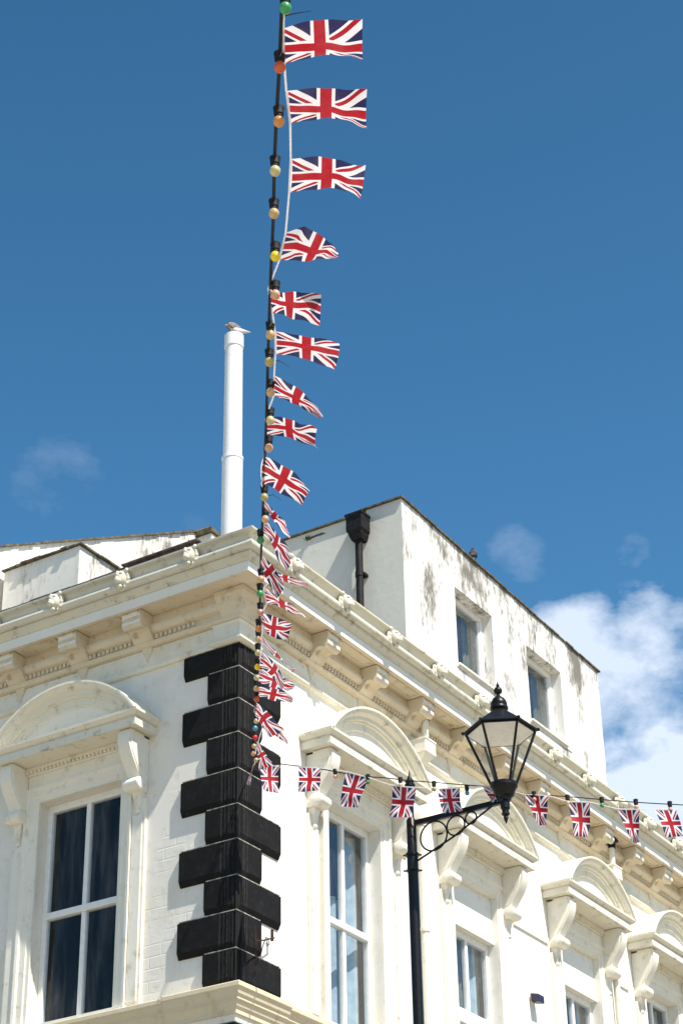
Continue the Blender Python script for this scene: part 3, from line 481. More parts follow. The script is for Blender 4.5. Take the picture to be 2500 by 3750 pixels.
# windows
def make_window(hw, kind, left=False):
    OW = .44 if left else .42
    w_ = empty('window', parent=BL)
    gm = M['glass'] if left else M['glass_r']
    zt = ZT; fr = MB(); D0, D1 = .10, .155       # y of sash front and back
    zf = ZT
    if kind == 'blind': zf = 7.90
    b = .05
    zmid = 7.36 if kind != 'blind' else 7.09
    th = .028 if kind != 'blind' else .065
    fr.box(-OW, -OW+b, D0, D1, ZS, zf); fr.box(OW-b, OW, D0, D1, ZS, zf)
    fr.box(-OW+b, OW-b, D0, D1, zf-.065, zf); fr.box(-OW+b, OW-b, D0, D1, ZS, ZS+.05)
    fr.box(-OW+b, OW-b, D0-.012, D1, zmid-th, zmid+th)
    fr.box(-.023, .023, D0+.004, D1-.004, ZS+.05, zmid-th); fr.box(-.023, .023, D0+.004, D1-.004, zmid+th, zf-.065)
    fr.build('frame', M['white'], w_, bevel=.005)
    for (u0, u1) in ((-OW+b, -.023), (.023, OW-b)):
        for (z0, z1) in ((ZS+.05, zmid-th), (zmid+th, zf-.065)):
            p = MB(); p.add([(u0, .128, z0), (u1, .128, z0), (u1, .128, z1), (u0, .128, z1)], [(0, 1, 2, 3)]); p.build('pane', gm, w_)
    if kind == 'blind':
        p = MB(); p.box(-OW, OW, .045, .10, 7.915, ZT+.002); p.box(-OW, OW, .03, .10, 7.895, 7.915); p.build('blind_panel', M['wall_right'], w_, bevel=.003)
    # curtains
    cu = MB()
    def sheet(u0, u1, y, mat, nm, z0=ZS, z1=8.3, amp=.02, fq=14):
        c2_ = MB(); n = 40
        c2_.loft([[(u0+(u1-u0)*i/n, y+amp*math.sin(i/n*fq), z) for i in range(n+1)] for z in (z1, z0)], closed=False)
        c2_.build(nm, mat, w_, smooth=True)
    if left: pass
    elif kind == 'blind':
        sheet(.10, .26, .30, M['drape'], 'curtain', fq=9); sheet(.24, .46, .24, M['curtain'], 'curtain', fq=9); sheet(-.12, -.02, .26, M['curtain'], 'curtain', fq=6)
    else:
        sheet(-.16, .02, .26, M['curtain'], 'curtain', fq=8); sheet(.24, .46, .24, M['curtain'], 'curtain', fq=8); sheet(-.44, .46, .36, M['curtain'], 'curtain', z1=7.75, fq=40)
    # architrave: mitred frame swept round three sides
    a = MB(); pr = [(.0, -.06), (.0, .022), (.035, .022), (.04, .034), (.10, .036), (.108, .052), (.135, .056), (.14, .0), (.14, -.01)]
    pth = [(-1, ZS), (-1, ZT), (1, ZT), (1, ZS)]
    rings = []
    for (sx_, z_) in pth:
        rings.append([(sx_*(OW+o+.001), -d, z_+(o+.001 if z_ > 8 else 0)) for o, d in pr])
    a.loft(rings); a.build('architrave', M['trim'], w_)
    # outer pilaster strips and frieze panel
    a = MB()
    for s_ in (-1, 1):
        c0 = hw-.145
        a.box(s_*(c0-.075), s_*(c0+.075), -.03, .01, ZS, 8.12); a.box(s_*(c0-.05), s_*(c0+.05), -.042, -.03, ZS+.02, 7.98)
    a.box(-(hw-.22), (hw-.22), -.04, .01, 8.495, 8.60)
    a.box(-(hw-.22), (hw-.22), -.06, .01, 8.60, 8.615)
    a.box(-(hw-.075), (hw-.075), -.075, .01, 8.64, 8.672)
    k = -(hw-.22); rg = []; j = 0
    while k < hw-.22:
        for d in ((.056, .082) if j % 2 == 0 else (.082, .056)): rg.append([(k, .0, 8.6155), (k, -d, 8.6155), (k, -d, 8.6385), (k, .0, 8.6385)])
        k += .021; j += 1
    a.loft(rg)
    a.build('surround', M['trim'], w_, bevel=.003)
    # consoles
    for s_ in (-1, 1):
        c0 = s_*(hw-.145); q = MB()
        pr = [(0, 8.668), (.245, 8.668), (.262, 8.64), (.268, 8.59), (.262, 8.54), (.24, 8.48), (.205, 8.42), (.165, 8.365), (.135, 8.325), (.118, 8.295), (.115, 8.275), (0, 8.26)]
        q.loft([[(u, -d, z) for d, z in pr] for u in (c0-.062, c0+.062)])
        q.loft([[(u, -d, z) for d, z in [(.0, 8.668), (.235, 8.668), (.245, 8.58), (.22, 8.48), (.15, 8.37), (.10, 8.29), (0, 8.275)]] for u in (c0-.070, c0+.070)])
        # volute
        q.loft([[(u, -.10-rv*math.cos(2*PI*j/14), 8.225+rv*.88*math.sin(2*PI*j/14)) for j in range(14)] for u, rv in ((c0-.086, .045), (c0-.078, .064), (c0+.078, .064), (c0+.086, .045))])
        q.box(c0-.068, c0+.068, -.08, .0, 8.17, 8.30)
        # leaf drop
        q.loft([[(c0-.052, 0, 8.175), (c0+.052, 0, 8.175), (c0+.045, -.075, 8.175), (c0-.045, -.075, 8.175)], [(c0-.04, 0, 8.10), (c0+.04, 0, 8.10), (c0+.03, -.06, 8.10), (c0-.03, -.06, 8.10)],
                [(c0-.022, 0, 8.03), (c0+.022, 0, 8.03), (c0+.015, -.045, 8.03), (c0-.015, -.045, 8.03)]])
        q.ball((c0, -.035, 8.015), .026, 10, 6)
        q.build('console', M['trim'], w_, bevel=.006, smooth=True, angle=40)
    # hood: corona with returns, then segmental pediment
    q = MB(); hp = [(0, 8.673), (.285, 8.673), (.285, 8.667), (.30, 8.667), (.30, 8.728), (.286, 8.731), (.286, 8.745), (.305, 8.752), (.322, 8.768), (.335, 8.778), (.337, 8.80), (0, 8.803)]
    rings = []
    def hr(s_, d, z): return (s_*(hw+d-.30), -d, z)
    rings = [[(-(hw+max(d, .0)-.30) if d > 0 else -(hw-.30+.0), 0.0 if True else 0, z) for d, z in hp]]
    q = MB()
    prof = [(d, z) for d, z in hp]
    A = [[(-(hw-.30+d), .005, z) for d, z in prof], [(-(hw-.30+d), -d, z) for d, z in prof], [((hw-.30+d), -d, z) for d, z in prof], [((hw-.30+d), .005, z) for d, z in prof]]
    q.loft(A)
    q.box(-(hw-.02), hw-.02, -.27, .0, 8.674, 8.79)
    q.build('hood', M['arch'], w_)
    q = MB(); ch = hw+.02; rise = .425; R_ = (ch*ch+rise*rise)/(2*rise); zc_ = 8.80+rise-R_; A0 = math.asin(ch/R_)
    ap = [(0, 0), (0, .345), (-.018, .345), (-.022, .33), (-.045, .32), (-.062, .295), (-.068, .275), (-.098, .27), (-.102, .25), (-.118, .247), (-.120, .225), (-.180, .222), (-.184, .206), (-.198, .204), (-.205, .198), (-.205, 0)]
    n = 40; rings = []
    for i in range(n+1):
        a = -A0+2*A0*i/n
        rr = []
        for dr, d in ap:
            u = (R_+dr)*math.sin(a); z = zc_+(R_+dr)*math.cos(a)
            rr.append((u, -d, max(z, 8.795)))
        rings.append(rr)
    q.loft(rings)
    q.build('pediment', M['arch'], w_, smooth=True, angle=30)
    q = MB(); q.loft([[((R_-.2)*math.sin(-A0+2*A0*i/n), y, max(zc_+(R_-.2)*math.cos(-A0+2*A0*i/n), 8.79)) for i in range(n+1)] for y in (-.205, .005)])
    q.build('tympanum', M['trim'], w_)
    # projecting window board
    q = MB(); q.box(-OW, OW, -.0, .155, ZS-.012, ZS+.002); q.box(-.60, .60, -.085, .0, 6.372, 6.396); q.build('window_board', M['trim'], w_, bevel=.004)
    return w_
specs = [(1.74, .81, 'plain'), (3.87, .735, 'blind'), (6.06, .735, 'blind'), (8.03, .745, 'plain'), (10.05, .745, 'plain')]
for x, hw, k in specs:
    o = make_window(hw, k); o.location = (x, 0, 0)
o = make_window(.78, 'plain', True); o.location = (0, WY[0], 0); o.rotation_euler = (0, 0, -PI/2)
def copy_tree(o, parent=None):
    c_ = o.copy(); C.objects.link(c_); c_.parent = parent
    for ch in o.children: copy_tree(ch, c_)
    return c_
for y in WY[1:]:
    c_ = copy_tree(o, BL); c_.location = (0, y, 0)
# thin ledges on the wall between windows
for a, b in ((4.64, 5.36), (6.84, 7.20)):
    m = MB(); m.box(a, b, -.018, .0, 8.19, 8.215); m.build('wall_ledge', M['trim'], BL, bevel=.003)
# rainwater pipes on the right hand face
def pipe(x, c_):
    m = MB(); m.tube([(x, -.075, .2), (x, -.075, 9.22)], .036, 12)
    for z in (8.6, 7.6, 6.6, 5.2, 3.6, 2.0): m.tube([(x, -.075, z-.02), (x, -.075, z+.02)], .045, 12); m.box(x-.06, x+.06, -.05, 0.0, z-.012, z+.012)
    o = m.build('downpipe', M['trim'], BL, smooth=True)
    h = MB(); h.box(x-.095, x+.095, -.21, -.02, 9.27, 9.41)
    h.loft([[(x-.09, -.2, 9.269), (x+.09, -.2, 9.269), (x+.09, -.02, 9.269), (x-.09, -.02, 9.269)], [(x-.045, -.12, 9.19), (x+.045, -.12, 9.19), (x+.045, -.02, 9.19), (x-.045, -.02, 9.19)]])
    h.box(x-.102, x+.102, -.217, -.019, 9.392, 9.412)
    h.build('hopper', M['trim'], o, bevel=.004)
    s_ = MB(); s_.tube([(x+.02, -.14, 9.40), (x+.02, -.15, 9.66)], .032, 10); s_.build('outlet', M['trim'], o, smooth=True)
    s_ = MB(); s_.tube([(x+.02, -.15, 9.63), (x+.02, -.15, 9.742)], [.043, .05], 10); s_.box(x-.07, x+.10, -.20, -.10, 9.715, 9.741); s_.build('collar', M['rust'] if c_ else M['cast_pipe'], o, smooth=True)
pipe(2.80, 1); pipe(6.76, 0)
# ------------------------------------------------------------------ roof storeys
M['roofwall'] = plaster('roof_render', (.80, .77, .69), grime=(.3, .27, .2), amount=.3, streak=.4, bmp=.4, mould=(8.0, 14.5, 5.0))
AX0, AX1, AY = 3.65, 8.27, .5
def ztop(x): return 12.705-.163*(x-3.65)/4.6
FA = lambda u, d, z: (u, AY-d, z)
aw = wall('attic_wall', M['attic'], FA, AX0, AX1, 9.9, 12.52, [(4.73, 5.56, 11.2, 12.13), (6.37, 7.22, 11.18, 12.11)], .3, BL)
m = MB(); m.add([(AX0, AY, 12.52), (AX1, AY, 12.52), (AX1, AY, ztop(AX1)), (AX0, AY, ztop(AX0))], [(0, 1, 2, 3)])
m.add([(AX1, AY, 9.9), (AX1, 4.2, 9.9), (AX1, 4.2, ztop(AX1)), (AX1, AY, ztop(AX1))], [(0, 1, 2, 3)])
m.add([(AX0, 4.2, 9.9), (AX1, 4.2, 9.9), (AX1, 4.2, 12.5), (AX0, 4.2, 12.5)], [(0, 1, 2, 3)])
m.build('attic_parapet', M['attic'], BL)
m = MB(); m.add([(AX0, AY, 9.9), (AX0, 4.2, 9.9), (AX0, 4.2, 12.66), (AX0, .94, 12.68), (AX0, .94, 12.71), (AX0, AY, ztop(AX0))], [(0, 1, 2, 3, 4, 5)])
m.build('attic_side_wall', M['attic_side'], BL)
m = MB()
n = 26
for i in range(n):
    x0 = AX0-.03+(AX1-AX0+.06)*i/n; x1 = AX0-.03+(AX1-AX0+.06)*(i+1)/n; j = random.uniform(-.006, .006)
    m.add([(x0, AY-.025+j, ztop(x0)), (x1, AY-.025+j, ztop(x1)), (x1, 1.0, ztop(x1)), (x0, 1.0, ztop(x0)), (x0, AY-.025+j, ztop(x0)+.018), (x1, AY-.025+j, ztop(x1)+.018), (x1, 1.0, ztop(x1)+.018), (x0, 1.0, ztop(x0)+.018)],
          [(0, 3, 2, 1), (4, 5, 6, 7), (0, 1, 5, 4), (1, 2, 6, 5), (2, 3, 7, 6), (3, 0, 4, 7)])
m.box(AX0-.03, AX0+.3, 1.0, 4.2, 12.668, 12.686); m.box(AX0+.3, AX1, 1.0, 4.2, 12.4, 12.45)
m.build('coping', M['coping'], BL)
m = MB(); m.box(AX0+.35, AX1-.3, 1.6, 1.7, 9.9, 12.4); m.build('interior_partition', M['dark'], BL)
for (a, b, z0, z1) in ((4.73, 5.56, 11.2, 12.13), (6.37, 7.22, 11.18, 12.11)):
    w_ = empty('attic_window', parent=BL); f = MB(); y0, y1 = AY+.12, AY+.18; t_ = .06
    f.box(a, a+t_, y0, y1, z0, z1); f.box(b-t_, b, y0, y1, z0, z1); f.box(a+t_, b-t_, y0, y1, z1-t_, z1); f.box(a+t_, b-t_, y0, y1, z0, z0+t_)
    f.box(a+t_, a+t_+.02, y0+.015, y1, z0+t_, z1-t_); f.box(b-t_-.02, b-t_, y0+.015, y1, z0+t_, z1-t_)
    f.build('frame', M['white'], w_, bevel=.006)
    f = MB(); f.add([(a+t_, y0+.037, z0+t_), (b-t_, y0+.037, z0+t_), (b-t_, y0+.037, z1-t_), (a+t_, y0+.037, z1-t_)], [(0, 1, 2, 3)]); f.build('pane', M['glass_r'], w_)
    f = MB(); f.box(a-.02, b+.02, AY-.035, AY+.17, z0-.028, z0-.002); f.box(a-.04, b+.14, AY-.012, AY, z0-.05, z0-.028); f.build('sill', M['trim'], w_, bevel=.004)
    f = MB(); nn = 16; f.loft([[(b-.17+.17*i/nn, AY+.30+.02*math.sin(i*1.1), z) for i in range(nn+1)] for z in (z1, z0)], closed=False); f.build('curtain', M['drape'], w_, smooth=True)
# black hopper and downpipe on the attic's side wall
m = MB(); m.tube([(3.57, .99, 10.0), (3.57, .99, 12.31)], .040, 12)
for z in (10.9, 11.9): m.tube([(3.57, .99, z-.03), (3.57, .99, z+.03)], .046, 12); m.box(3.58, 3.65, .93, 1.05, z-.015, z+.015)
dp = m.build('downpipe', M['cast_pipe'], BL, smooth=True); dp['label'] = 'black cast iron downpipe on the attic side wall'
m = MB()
def rr(x0, x1, y0, y1, z): return [(x0, y0, z), (x1, y0, z), (x1, y1, z), (x0, y1, z)]
m.loft([rr(3.52, 3.645, .93, 1.05, 12.30), rr(3.49, 3.645, .91, 1.07, 12.36), rr(3.49, 3.645, .91, 1.07, 12.375), rr(3.475, 3.645, .89, 1.09, 12.41), rr(3.475, 3.645, .89, 1.09, 12.575), rr(3.462, 3.645, .88, 1.10, 12.58), rr(3.462, 3.645, .88, 1.10, 12.61)])
m.build('hopper', M['cast_pipe'], dp, bevel=.006)
# slated roof edge behind the gutter
m = MB(); random.seed(3)
def slab(p, q, name=None):
    pass
y = .14
while y < YE:
    w_ = random.uniform(.2, .3); dz = random.uniform(0, .012); m.box(-.37+random.uniform(-.01, .01), 2.0, max(y, .14), max(y, .14)+w_-.004, 10.112+dz*.5, 10.140+dz*.5); m.box(-.36, 2.0, max(y, .14), max(y, .14)+w_, 10.09, 10.112); y += w_
x = .35
m.box(.0, XE, -.21, 3.0, 10.05, 10.075); m.box(-.19, 2.2, -.18, YE, 10.02, 10.07)
# low hip just behind the corner
m.add([(-.34, .14, 10.14), (-.34, 1.1, 10.14), (.5, 1.1, 10.53), (.5, .45, 10.53), (.5, .14, 10.14)], [(0, 1, 2, 3), (0, 3, 4), (4, 3, 2)])
for k in range(22):
    a = random.uniform(.17, .80); m.ball((-.32+random.uniform(0, .12), a, 10.165+random.uniform(0, .02)), random.uniform(.02, .045), 7, 5, (1, 1.6, .7))
for k in range(3):
    m.box(-.40+.035*k+random.uniform(-.01, .01), 1.0, .15+.02*k, .95-.26*k, 10.142+.016*k, 10.156+.016*k)
RF = m.build('roof', M['slate'], BL)
# stair block and gable parapet behind the left hand gutter
m = MB()
m.box(.30, 3.0, 2.03, 2.945, 10.0, 11.03); m.build('rooftop_block', M['roofwall'], BL)
m = MB()
seg = 12
for k in range(seg):
    y0 = 2.0+.96*k/seg; y1 = 2.0+.96*(k+1)/seg; j = random.uniform(-.012, .012); m.box(.27+j, .45, y0, y1, 11.032, 11.05+random.uniform(-.004, .006))
for k in range(20):
    x0 = .45+2.6*k/20; j = random.uniform(-.01, .01); m.box(x0, x0+.13, 2.0+j, 2.2, 11.032, 11.05+j*.3)
m.build('coping', M['coping'], BL)
m = MB(); gx0, gx1, gy = -.10, 3.40, 3.0; gz = lambda x: 11.305+(x-.263)*(12.976-11.305)/(3.371-.263)
m.loft([[(gx0, y, 10.0), (gx0, y, gz(gx0)), (gx1, y, gz(gx1)), (gx1, y, 10.0)] for y in (gy, gy+.28)])
m.build('gable_wall', M['roofwall'], BL)
m = MB(); n = 34
for k in range(n):
    x0 = gx0+(gx1-gx0)*k/n; x1 = gx0+(gx1-gx0)*(k+1)/n; j = random.uniform(-.008, .008); a = gy-.025+random.uniform(-.012, .008)
    m.add([(x0, a, gz(x0)), (x1, a, gz(x1)), (x1, gy+.3, gz(x1)), (x0, gy+.3, gz(x0)), (x0, a, gz(x0)+.022+j*.6), (x1, a, gz(x1)+.022+j*.6), (x1, gy+.3, gz(x1)+.022), (x0, gy+.3, gz(x0)+.022)],
          [(0, 3, 2, 1), (4, 5, 6, 7), (0, 1, 5, 4), (1, 2, 6, 5), (2, 3, 7, 6), (3, 0, 4, 7)])
m.build('coping', M['coping'], BL)
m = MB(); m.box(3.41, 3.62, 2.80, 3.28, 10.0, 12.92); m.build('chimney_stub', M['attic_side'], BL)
m = MB(); m.loft([[(3.37, 2.78, 12.925), (3.37, 3.3, 12.925), (3.66, 3.3, 12.925), (3.66, 2.78, 12.925)], [(3.37, 2.78, 12.98), (3.37, 3.3, 12.98), (3.64, 3.3, 12.98), (3.64, 2.78, 12.98)], [(3.42, 2.84, 13.03), (3.42, 3.25, 13.03), (3.56, 3.25, 13.03), (3.56, 2.84, 13.03)]]); m.build('coping', M['coping'], BL)
# white flue
FX, FY = 1.5, 1.16
m = MB(); r0 = .094
m.lathe([(r0+.008, 10.0), (r0+.008, 12.28), (r0+.014, 12.285), (r0+.014, 12.315), (r0, 12.32), (r0-.004, 13.64), (r0+.005, 13.645), (r0+.005, 13.79), (r0-.014, 13.79), (r0-.02, 13.4)], (FX, FY, 0), 32)
fl = m.build('flue', M['flue'], BL, smooth=True, angle=30)
# ------------------------------------------------------------------ birds
def bird(name, spine, mats_, loc, rotz, label, cat, beakcol, dark_wing):
    """spine: list of (x, z, ry, rz) sections from tail to beak, one continuous body"""
    root = empty(name, loc, rotz); tag(root, label, cat)
    m = MB(); rings = []
    for x, z, ry, rz in spine: rings.append([(x, ry*math.cos(2*PI*k/14), z+rz*math.sin(2*PI*k/14)) for k in range(14)])
    m.loft(rings); o = m.build('body', mats_[0], root, smooth=True, angle=80)
    o.modifiers.new('sub', 'SUBSURF').render_levels = 1
    for s_ in (-1, 1):
        w_ = MB(); bx = spine[len(spine)//2][0]; L = spine[-1][0]-spine[0][0]
        sec = [(.30, .012, .020), (.18, .020, .045), (0, .024, .055), (-.22, .018, .045), (-.42, .010, .026), (-.58, .004, .010)]
        zb = max(q[1] for q in spine[:4])
        rings = []
        for fx, a, b in sec:
            cx = bx+fx*L*.62; yy = s_*(spine[len(spine)//2][2]*(.92 if fx > -.3 else .6)); zz_ = zb+.012-(.0 if fx > 0 else fx*.02)
            rings.append([(cx, yy+s_*a*math.cos(2*PI*k/10), zz_+b*math.sin(2*PI*k/10)) for k in range(10)])
        w_.loft(rings); w_.build('wing', mats_[1], root, smooth=True, angle=80)
        l_ = MB(); zz_ = spine[3][1]-spine[3][3]; l_.tube([(bx+.01, s_*.022, zz_+.02), (bx+.0, s_*.024, 0.012), (bx+.03, s_*.026, .004)], .004, 6); l_.build('leg', beakcol, root)
    b = MB(); e = spine[-1]; b.loft([[(e[0]-.004, .012*math.cos(2*PI*k/8), e[1]+.012*math.sin(2*PI*k/8)) for k in range(8)], [(e[0]+.03, .005*math.cos(2*PI*k/8), e[1]-.004+.006*math.sin(2*PI*k/8)) for k in range(8)], [(e[0]+.045, .001*math.cos(2*PI*k/8), e[1]-.010+.001*math.sin(2*PI*k/8)) for k in range(8)]]); b.build('beak', beakcol, root)
    for s_ in (-1, 1):
        y_ = MB(); y_.ball((e[0]-.028, s_*(spine[-2][2]*.92), e[1]+.008), .0045, 8, 5); y_.build('eye', M['iron'], root)
    return root
gw = simple('gull_white_feathers', (.62, .60, .58), .8, .2, .1, 40); gg = simple('gull_grey_feathers', (.22, .19, .17), .8, .2, .3, 30); gb = simple('gull_beak', (.5, .3, .08), .5, .4, .1, 30)
pg = simple('pigeon_grey_feathers', (.045, .04, .045), .7, .3, .35, 40); pb = simple('pigeon_wing_feathers', (.06, .05, .055), .7, .3, .35, 40)
gull = bird('seagull', [(-.24, .13, .008, .005), (-.16, .115, .03, .015), (-.08, .10, .05, .04), (0, .085, .062, .055), (.07, .085, .058, .055), (.12, .11, .04, .045), (.145, .14, .03, .034), (.17, .155, .028, .028), (.19, .152, .018, .018), (.20, .148, .011, .011)],
            [gw, gg], (FX+.02, FY-.035, 13.792), math.radians(148), 'seagull with grey wings sitting on top of the white flue', 'seagull', gb, True)
gull.scale = (.60, .60, .72)
pigeon = bird('pigeon', [(-.15, .02, .012, .005), (-.10, .05, .025, .012), (-.05, .085, .045, .035), (0, .11, .055, .055), (.03, .145, .05, .055), (.036, .185, .038, .042), (.042, .212, .030, .032), (.052, .222, .026, .026), (.066, .220, .015, .016), (.072, .217, .008, .008)],
            [pg, pb], (5.24, .52, 12.685), math.radians(20), 'dark pigeon perched on the attic parapet against the sky', 'pigeon', M['iron'], True)
pigeon.scale = (.82, .82, .82)
# ------------------------------------------------------------------ street lamp
LP = empty('street_lamp', (-.119, -1.662, 0.13)); tag(LP, 'black lamp post whose side arm carries a tapered glass lantern, rings under the arm', 'street lamp')
z0 = -.13
m = MB(); m.lathe([(.11, .0), (.11, .10), (.085, .14), (.08, .9), (.06, 1.0), (.042, 1.06), (.038, 6.88+z0), (.038, 6.893+z0), (.048, 6.895+z0), (.048, 6.905+z0), (.041, 6.908+z0), (.041, 7.01+z0), (.050, 7.012+z0), (.050, 7.03+z0), (.036, 7.035+z0), (.036, 7.29+z0), (.022, 7.31+z0), (.022, 7.55+z0)], n=20)
m.build('post', M['iron'], LP, smooth=True, angle=40)
for z in (6.90, 7.02):
    for k in range(4):
        a = k*PI/2+.5; q = MB(); q.tube([(.04*math.cos(a), .04*math.sin(a), z+z0), (.068*math.cos(a), .068*math.sin(a), z+z0)], .007, 6); q.build('bolt', M['iron'], LP)
m = MB(); m.lathe([(.024, 7.545+z0), (.040, 7.555+z0), (.040, 7.575+z0), (.03, 7.585+z0), (.034, 7.60+z0), (.022, 7.62+z0), (.010, 7.65+z0), (.002, 7.69+z0)], n=16); m.build('finial', M['iron'], LP, smooth=True)
AZ = 7.262+z0; LXo = .005; LYo = -.782
m = MB(); m.loft([[(-.016+LXo*k, LYo*k, AZ-.02), (.016+LXo*k, LYo*k, AZ-.02), (.016+LXo*k, LYo*k, AZ+.02), (-.016+LXo*k, LYo*k, AZ+.02)] for k in (0, 1.0)]); m.build('arm', M['iron'], LP, bevel=.003)
for yc, r_, zc_ in ((-.185, .112, AZ-.134), (-.372, .074, AZ-.096), (-.50, .046, AZ-.067)):
    q = MB(); q.tube([(.002, yc+r_*math.cos(2*PI*k/36), zc_+r_*math.sin(2*PI*k/36)) for k in range(37)], .0065, 8); q.build('scroll_ring', M['iron'], LP, smooth=True)
m = MB(); m.tube([(.002, -.03, 6.965+z0), (.002, -.35, 7.085+z0), (.003, -.68, AZ-.015)], .0075, 8); m.build('brace', M['iron'], LP, smooth=True)
LN = empty('lantern', (LXo, LYo, 0), parent=LP)
LZ = z0
hexr = math.radians(-3)
def hx(r, z, n=6): return [(r*math.cos(2*PI*k/n+hexr), r*math.sin(2*PI*k/n+hexr), z+LZ) for k in range(n)]
RB, RT, ZB, ZE = .090, .252, 7.385, 7.79
q = MB()
for k in range(6):
    a = 2*PI*k/6+hexr
    p0 = (RB*math.cos(a), RB*math.sin(a), ZB+LZ); p1 = (RT*math.cos(a), RT*math.sin(a), ZE+LZ); q.tube([p0, p1], .0105, 6)
    b = 2*PI*(k+1)/6+hexr; q.tube([p1, (RT*math.cos(b), RT*math.sin(b), ZE+LZ)], .006, 6)
q.lathe([(.10, ZB+.008+LZ), (.10, ZB-.02+LZ), (.085, ZB-.04+LZ), (.066, ZB-.09+LZ), (.05, ZB-.10+LZ), (.046, 7.26+LZ), (.034, 7.255+LZ), (.034, 7.20+LZ), (.026, 7.195+LZ), (.024, 7.17+LZ), (.03, 7.165+LZ), (.03, 7.155+LZ), (.014, 7.145+LZ), (.018, 7.13+LZ), (.012, 7.11+LZ), (.002, 7.085+LZ)], n=12)
q.build('cage', M['iron'], LN, smooth=True, angle=30)
for k in range(6):
    a = 2*PI*k/6+hexr; b = a+PI/3; g_ = MB(); s_ = .985
    g_.add([(RB*s_*math.cos(a), RB*s_*math.sin(a), ZB+.008+LZ), (RB*s_*math.cos(b), RB*s_*math.sin(b), ZB+.008+LZ), (RT*s_*math.cos(b), RT*s_*math.sin(b), ZE+LZ), (RT*s_*math.cos(a), RT*s_*math.sin(a), ZE+LZ)], [(0, 1, 2, 3)])
    g_.build('glass_pane', M['lampglass'], LN)
q = MB()
q.loft([hx(.272, ZE+.006), hx(.276, ZE+.012), hx(.276, ZE+.022), hx(.262, ZE+.03), hx(.20, ZE+.075), hx(.14, ZE+.12), hx(.085, ZE+.155), hx(.06, ZE+.18), hx(.02, ZE+.185)])
for k in range(6):
    a = 2*PI*k/6+hexr; q.ball((.276*math.cos(a), .276*math.sin(a), ZE+.018+LZ), .014, 8, 6)
q.build('roof', M['iron'], LN, bevel=.003)
q = MB(); q.loft([hx(.245, ZE-.004), hx(.245, ZE+.0)]); q.build('reflector', M['white'], LN)
q = MB(); q.lathe([(.045, 7.955+LZ), (.05, 7.975+LZ), (.066, 7.985+LZ), (.068, 8.0+LZ), (.058, 8.012+LZ), (.062, 8.02+LZ), (.060, 8.04+LZ), (.045, 8.07+LZ), (.022, 8.09+LZ), (.014, 8.10+LZ), (.014, 8.112+LZ), (.028, 8.122+LZ), (.032, 8.14+LZ), (.024, 8.16+LZ), (.010, 8.17+LZ), (.014, 8.178+LZ), (.008, 8.195+LZ), (.002, 8.215+LZ)], n=20)
q.build('finial', M['iron'], LN, smooth=True, angle=50)
# ------------------------------------------------------------------ flags and festoon lights
def crv(ctrl, t_):
    n = len(ctrl)-1; x = t_*n; i = min(int(x), n-1); f = x-i
    P = [Vector(p) for p in ctrl]
    if n == 4: g_ = f*f*(3-2*f)*.35+f*.65; return P[i].lerp(P[i+1], g_)
    if n == 2:
        return P[0]*(2*(t_-.5)*(t_-1)) + P[1]*(4*t_*(1-t_)) + P[2]*(2*t_*(t_-.5))
    p0 = P[i-1] if i > 0 else P[0]*2-P[1]; p1 = P[i]; p2 = P[i+1]; p3 = P[i+2] if i+2 <= n else P[n]*2-P[n-1]
    return .5*((2*p1)+(p2-p0)*f+(2*p0-5*p1+4*p2-p3)*f*f+(3*p1-p0-3*p2+p3)*f**3)
def flag(grid, parent, seed):
    rnd = random.Random(seed); NU, NV = 30, 16; V_ = []; UV = []
    ph = rnd.uniform(0, 6); am = rnd.uniform(.004, .010); fq = rnd.uniform(5, 9)
    rows = [[crv(r_, i/NU) for i in range(NU+1)] for r_ in grid]
    for j in range(NV+1):
        v = j/NV
        for i in range(NU+1):
            p = crv([rows[0][i], rows[1][i], rows[2][i]], v); V_.append(p); UV.append((i/NU, 1-v))
    F = [(j*(NU+1)+i, j*(NU+1)+i+1, (j+1)*(NU+1)+i+1, (j+1)*(NU+1)+i) for j in range(NV) for i in range(NU)]
    # ripple along the cloth's own normal, dying away at the tape
    me = bpy.data.meshes.new('flag'); me.from_pydata(V_, [], F); me.update()
    nn = [v.normal.copy() for v in me.vertices]
    for k, v in enumerate(me.vertices):
        u, w_ = UV[k]; v.co += nn[k]*am*u*(math.sin(fq*u+ph+2.2*w_)+.5*math.sin(2.3*fq*u+1.7*ph-3*w_))
    ul = me.uv_layers.new(name='UVMap')
    for l_ in me.loops: ul.data[l_.index].uv = UV[l_.vertex_index]
    for p in me.polygons: p.use_smooth = True
    me.materials.append(M['flag'])
    return link(bpy.data.objects.new('flag', me), parent)
BU1 = empty('flag_bunting', CABLE_A[-1]); tag(BU1, 'string of Union flags climbing from the black corner quoins towards the sky', 'bunting')
BU2 = empty('flag_bunting', CABLE_B[0]); tag(BU2, 'string of Union flags hanging level across the building front past the lamp', 'bunting')
def child_shift(o, root): o.location = -root.location
for root, FL, TP, sd_ in ((BU1, FLAGS_A, TAPE_A, 10), (BU2, FLAGS_B, TAPE_B, 90)):
    for k, g_ in enumerate(FL): child_shift(flag(g_, root, sd_+k), root)
    m = MB(); m.tube([crv(TP, i/(6*(len(TP)-1))) for i in range(6*(len(TP)-1)+1)] if len(TP) < 30 else TP, .0034 if root is BU1 else .003, 6); child_shift(m.build('tape', M['tape'], root, smooth=True), root)
LS1 = empty('festoon_lights', CABLE_A[-1]); tag(LS1, 'black cable of coloured round bulbs rising beside the upright flags', 'string lights')
LS2 = empty('festoon_lights', CABLE_B[0]); tag(LS2, 'thin dark cable of small bulbs running level above the hanging flags', 'string lights')
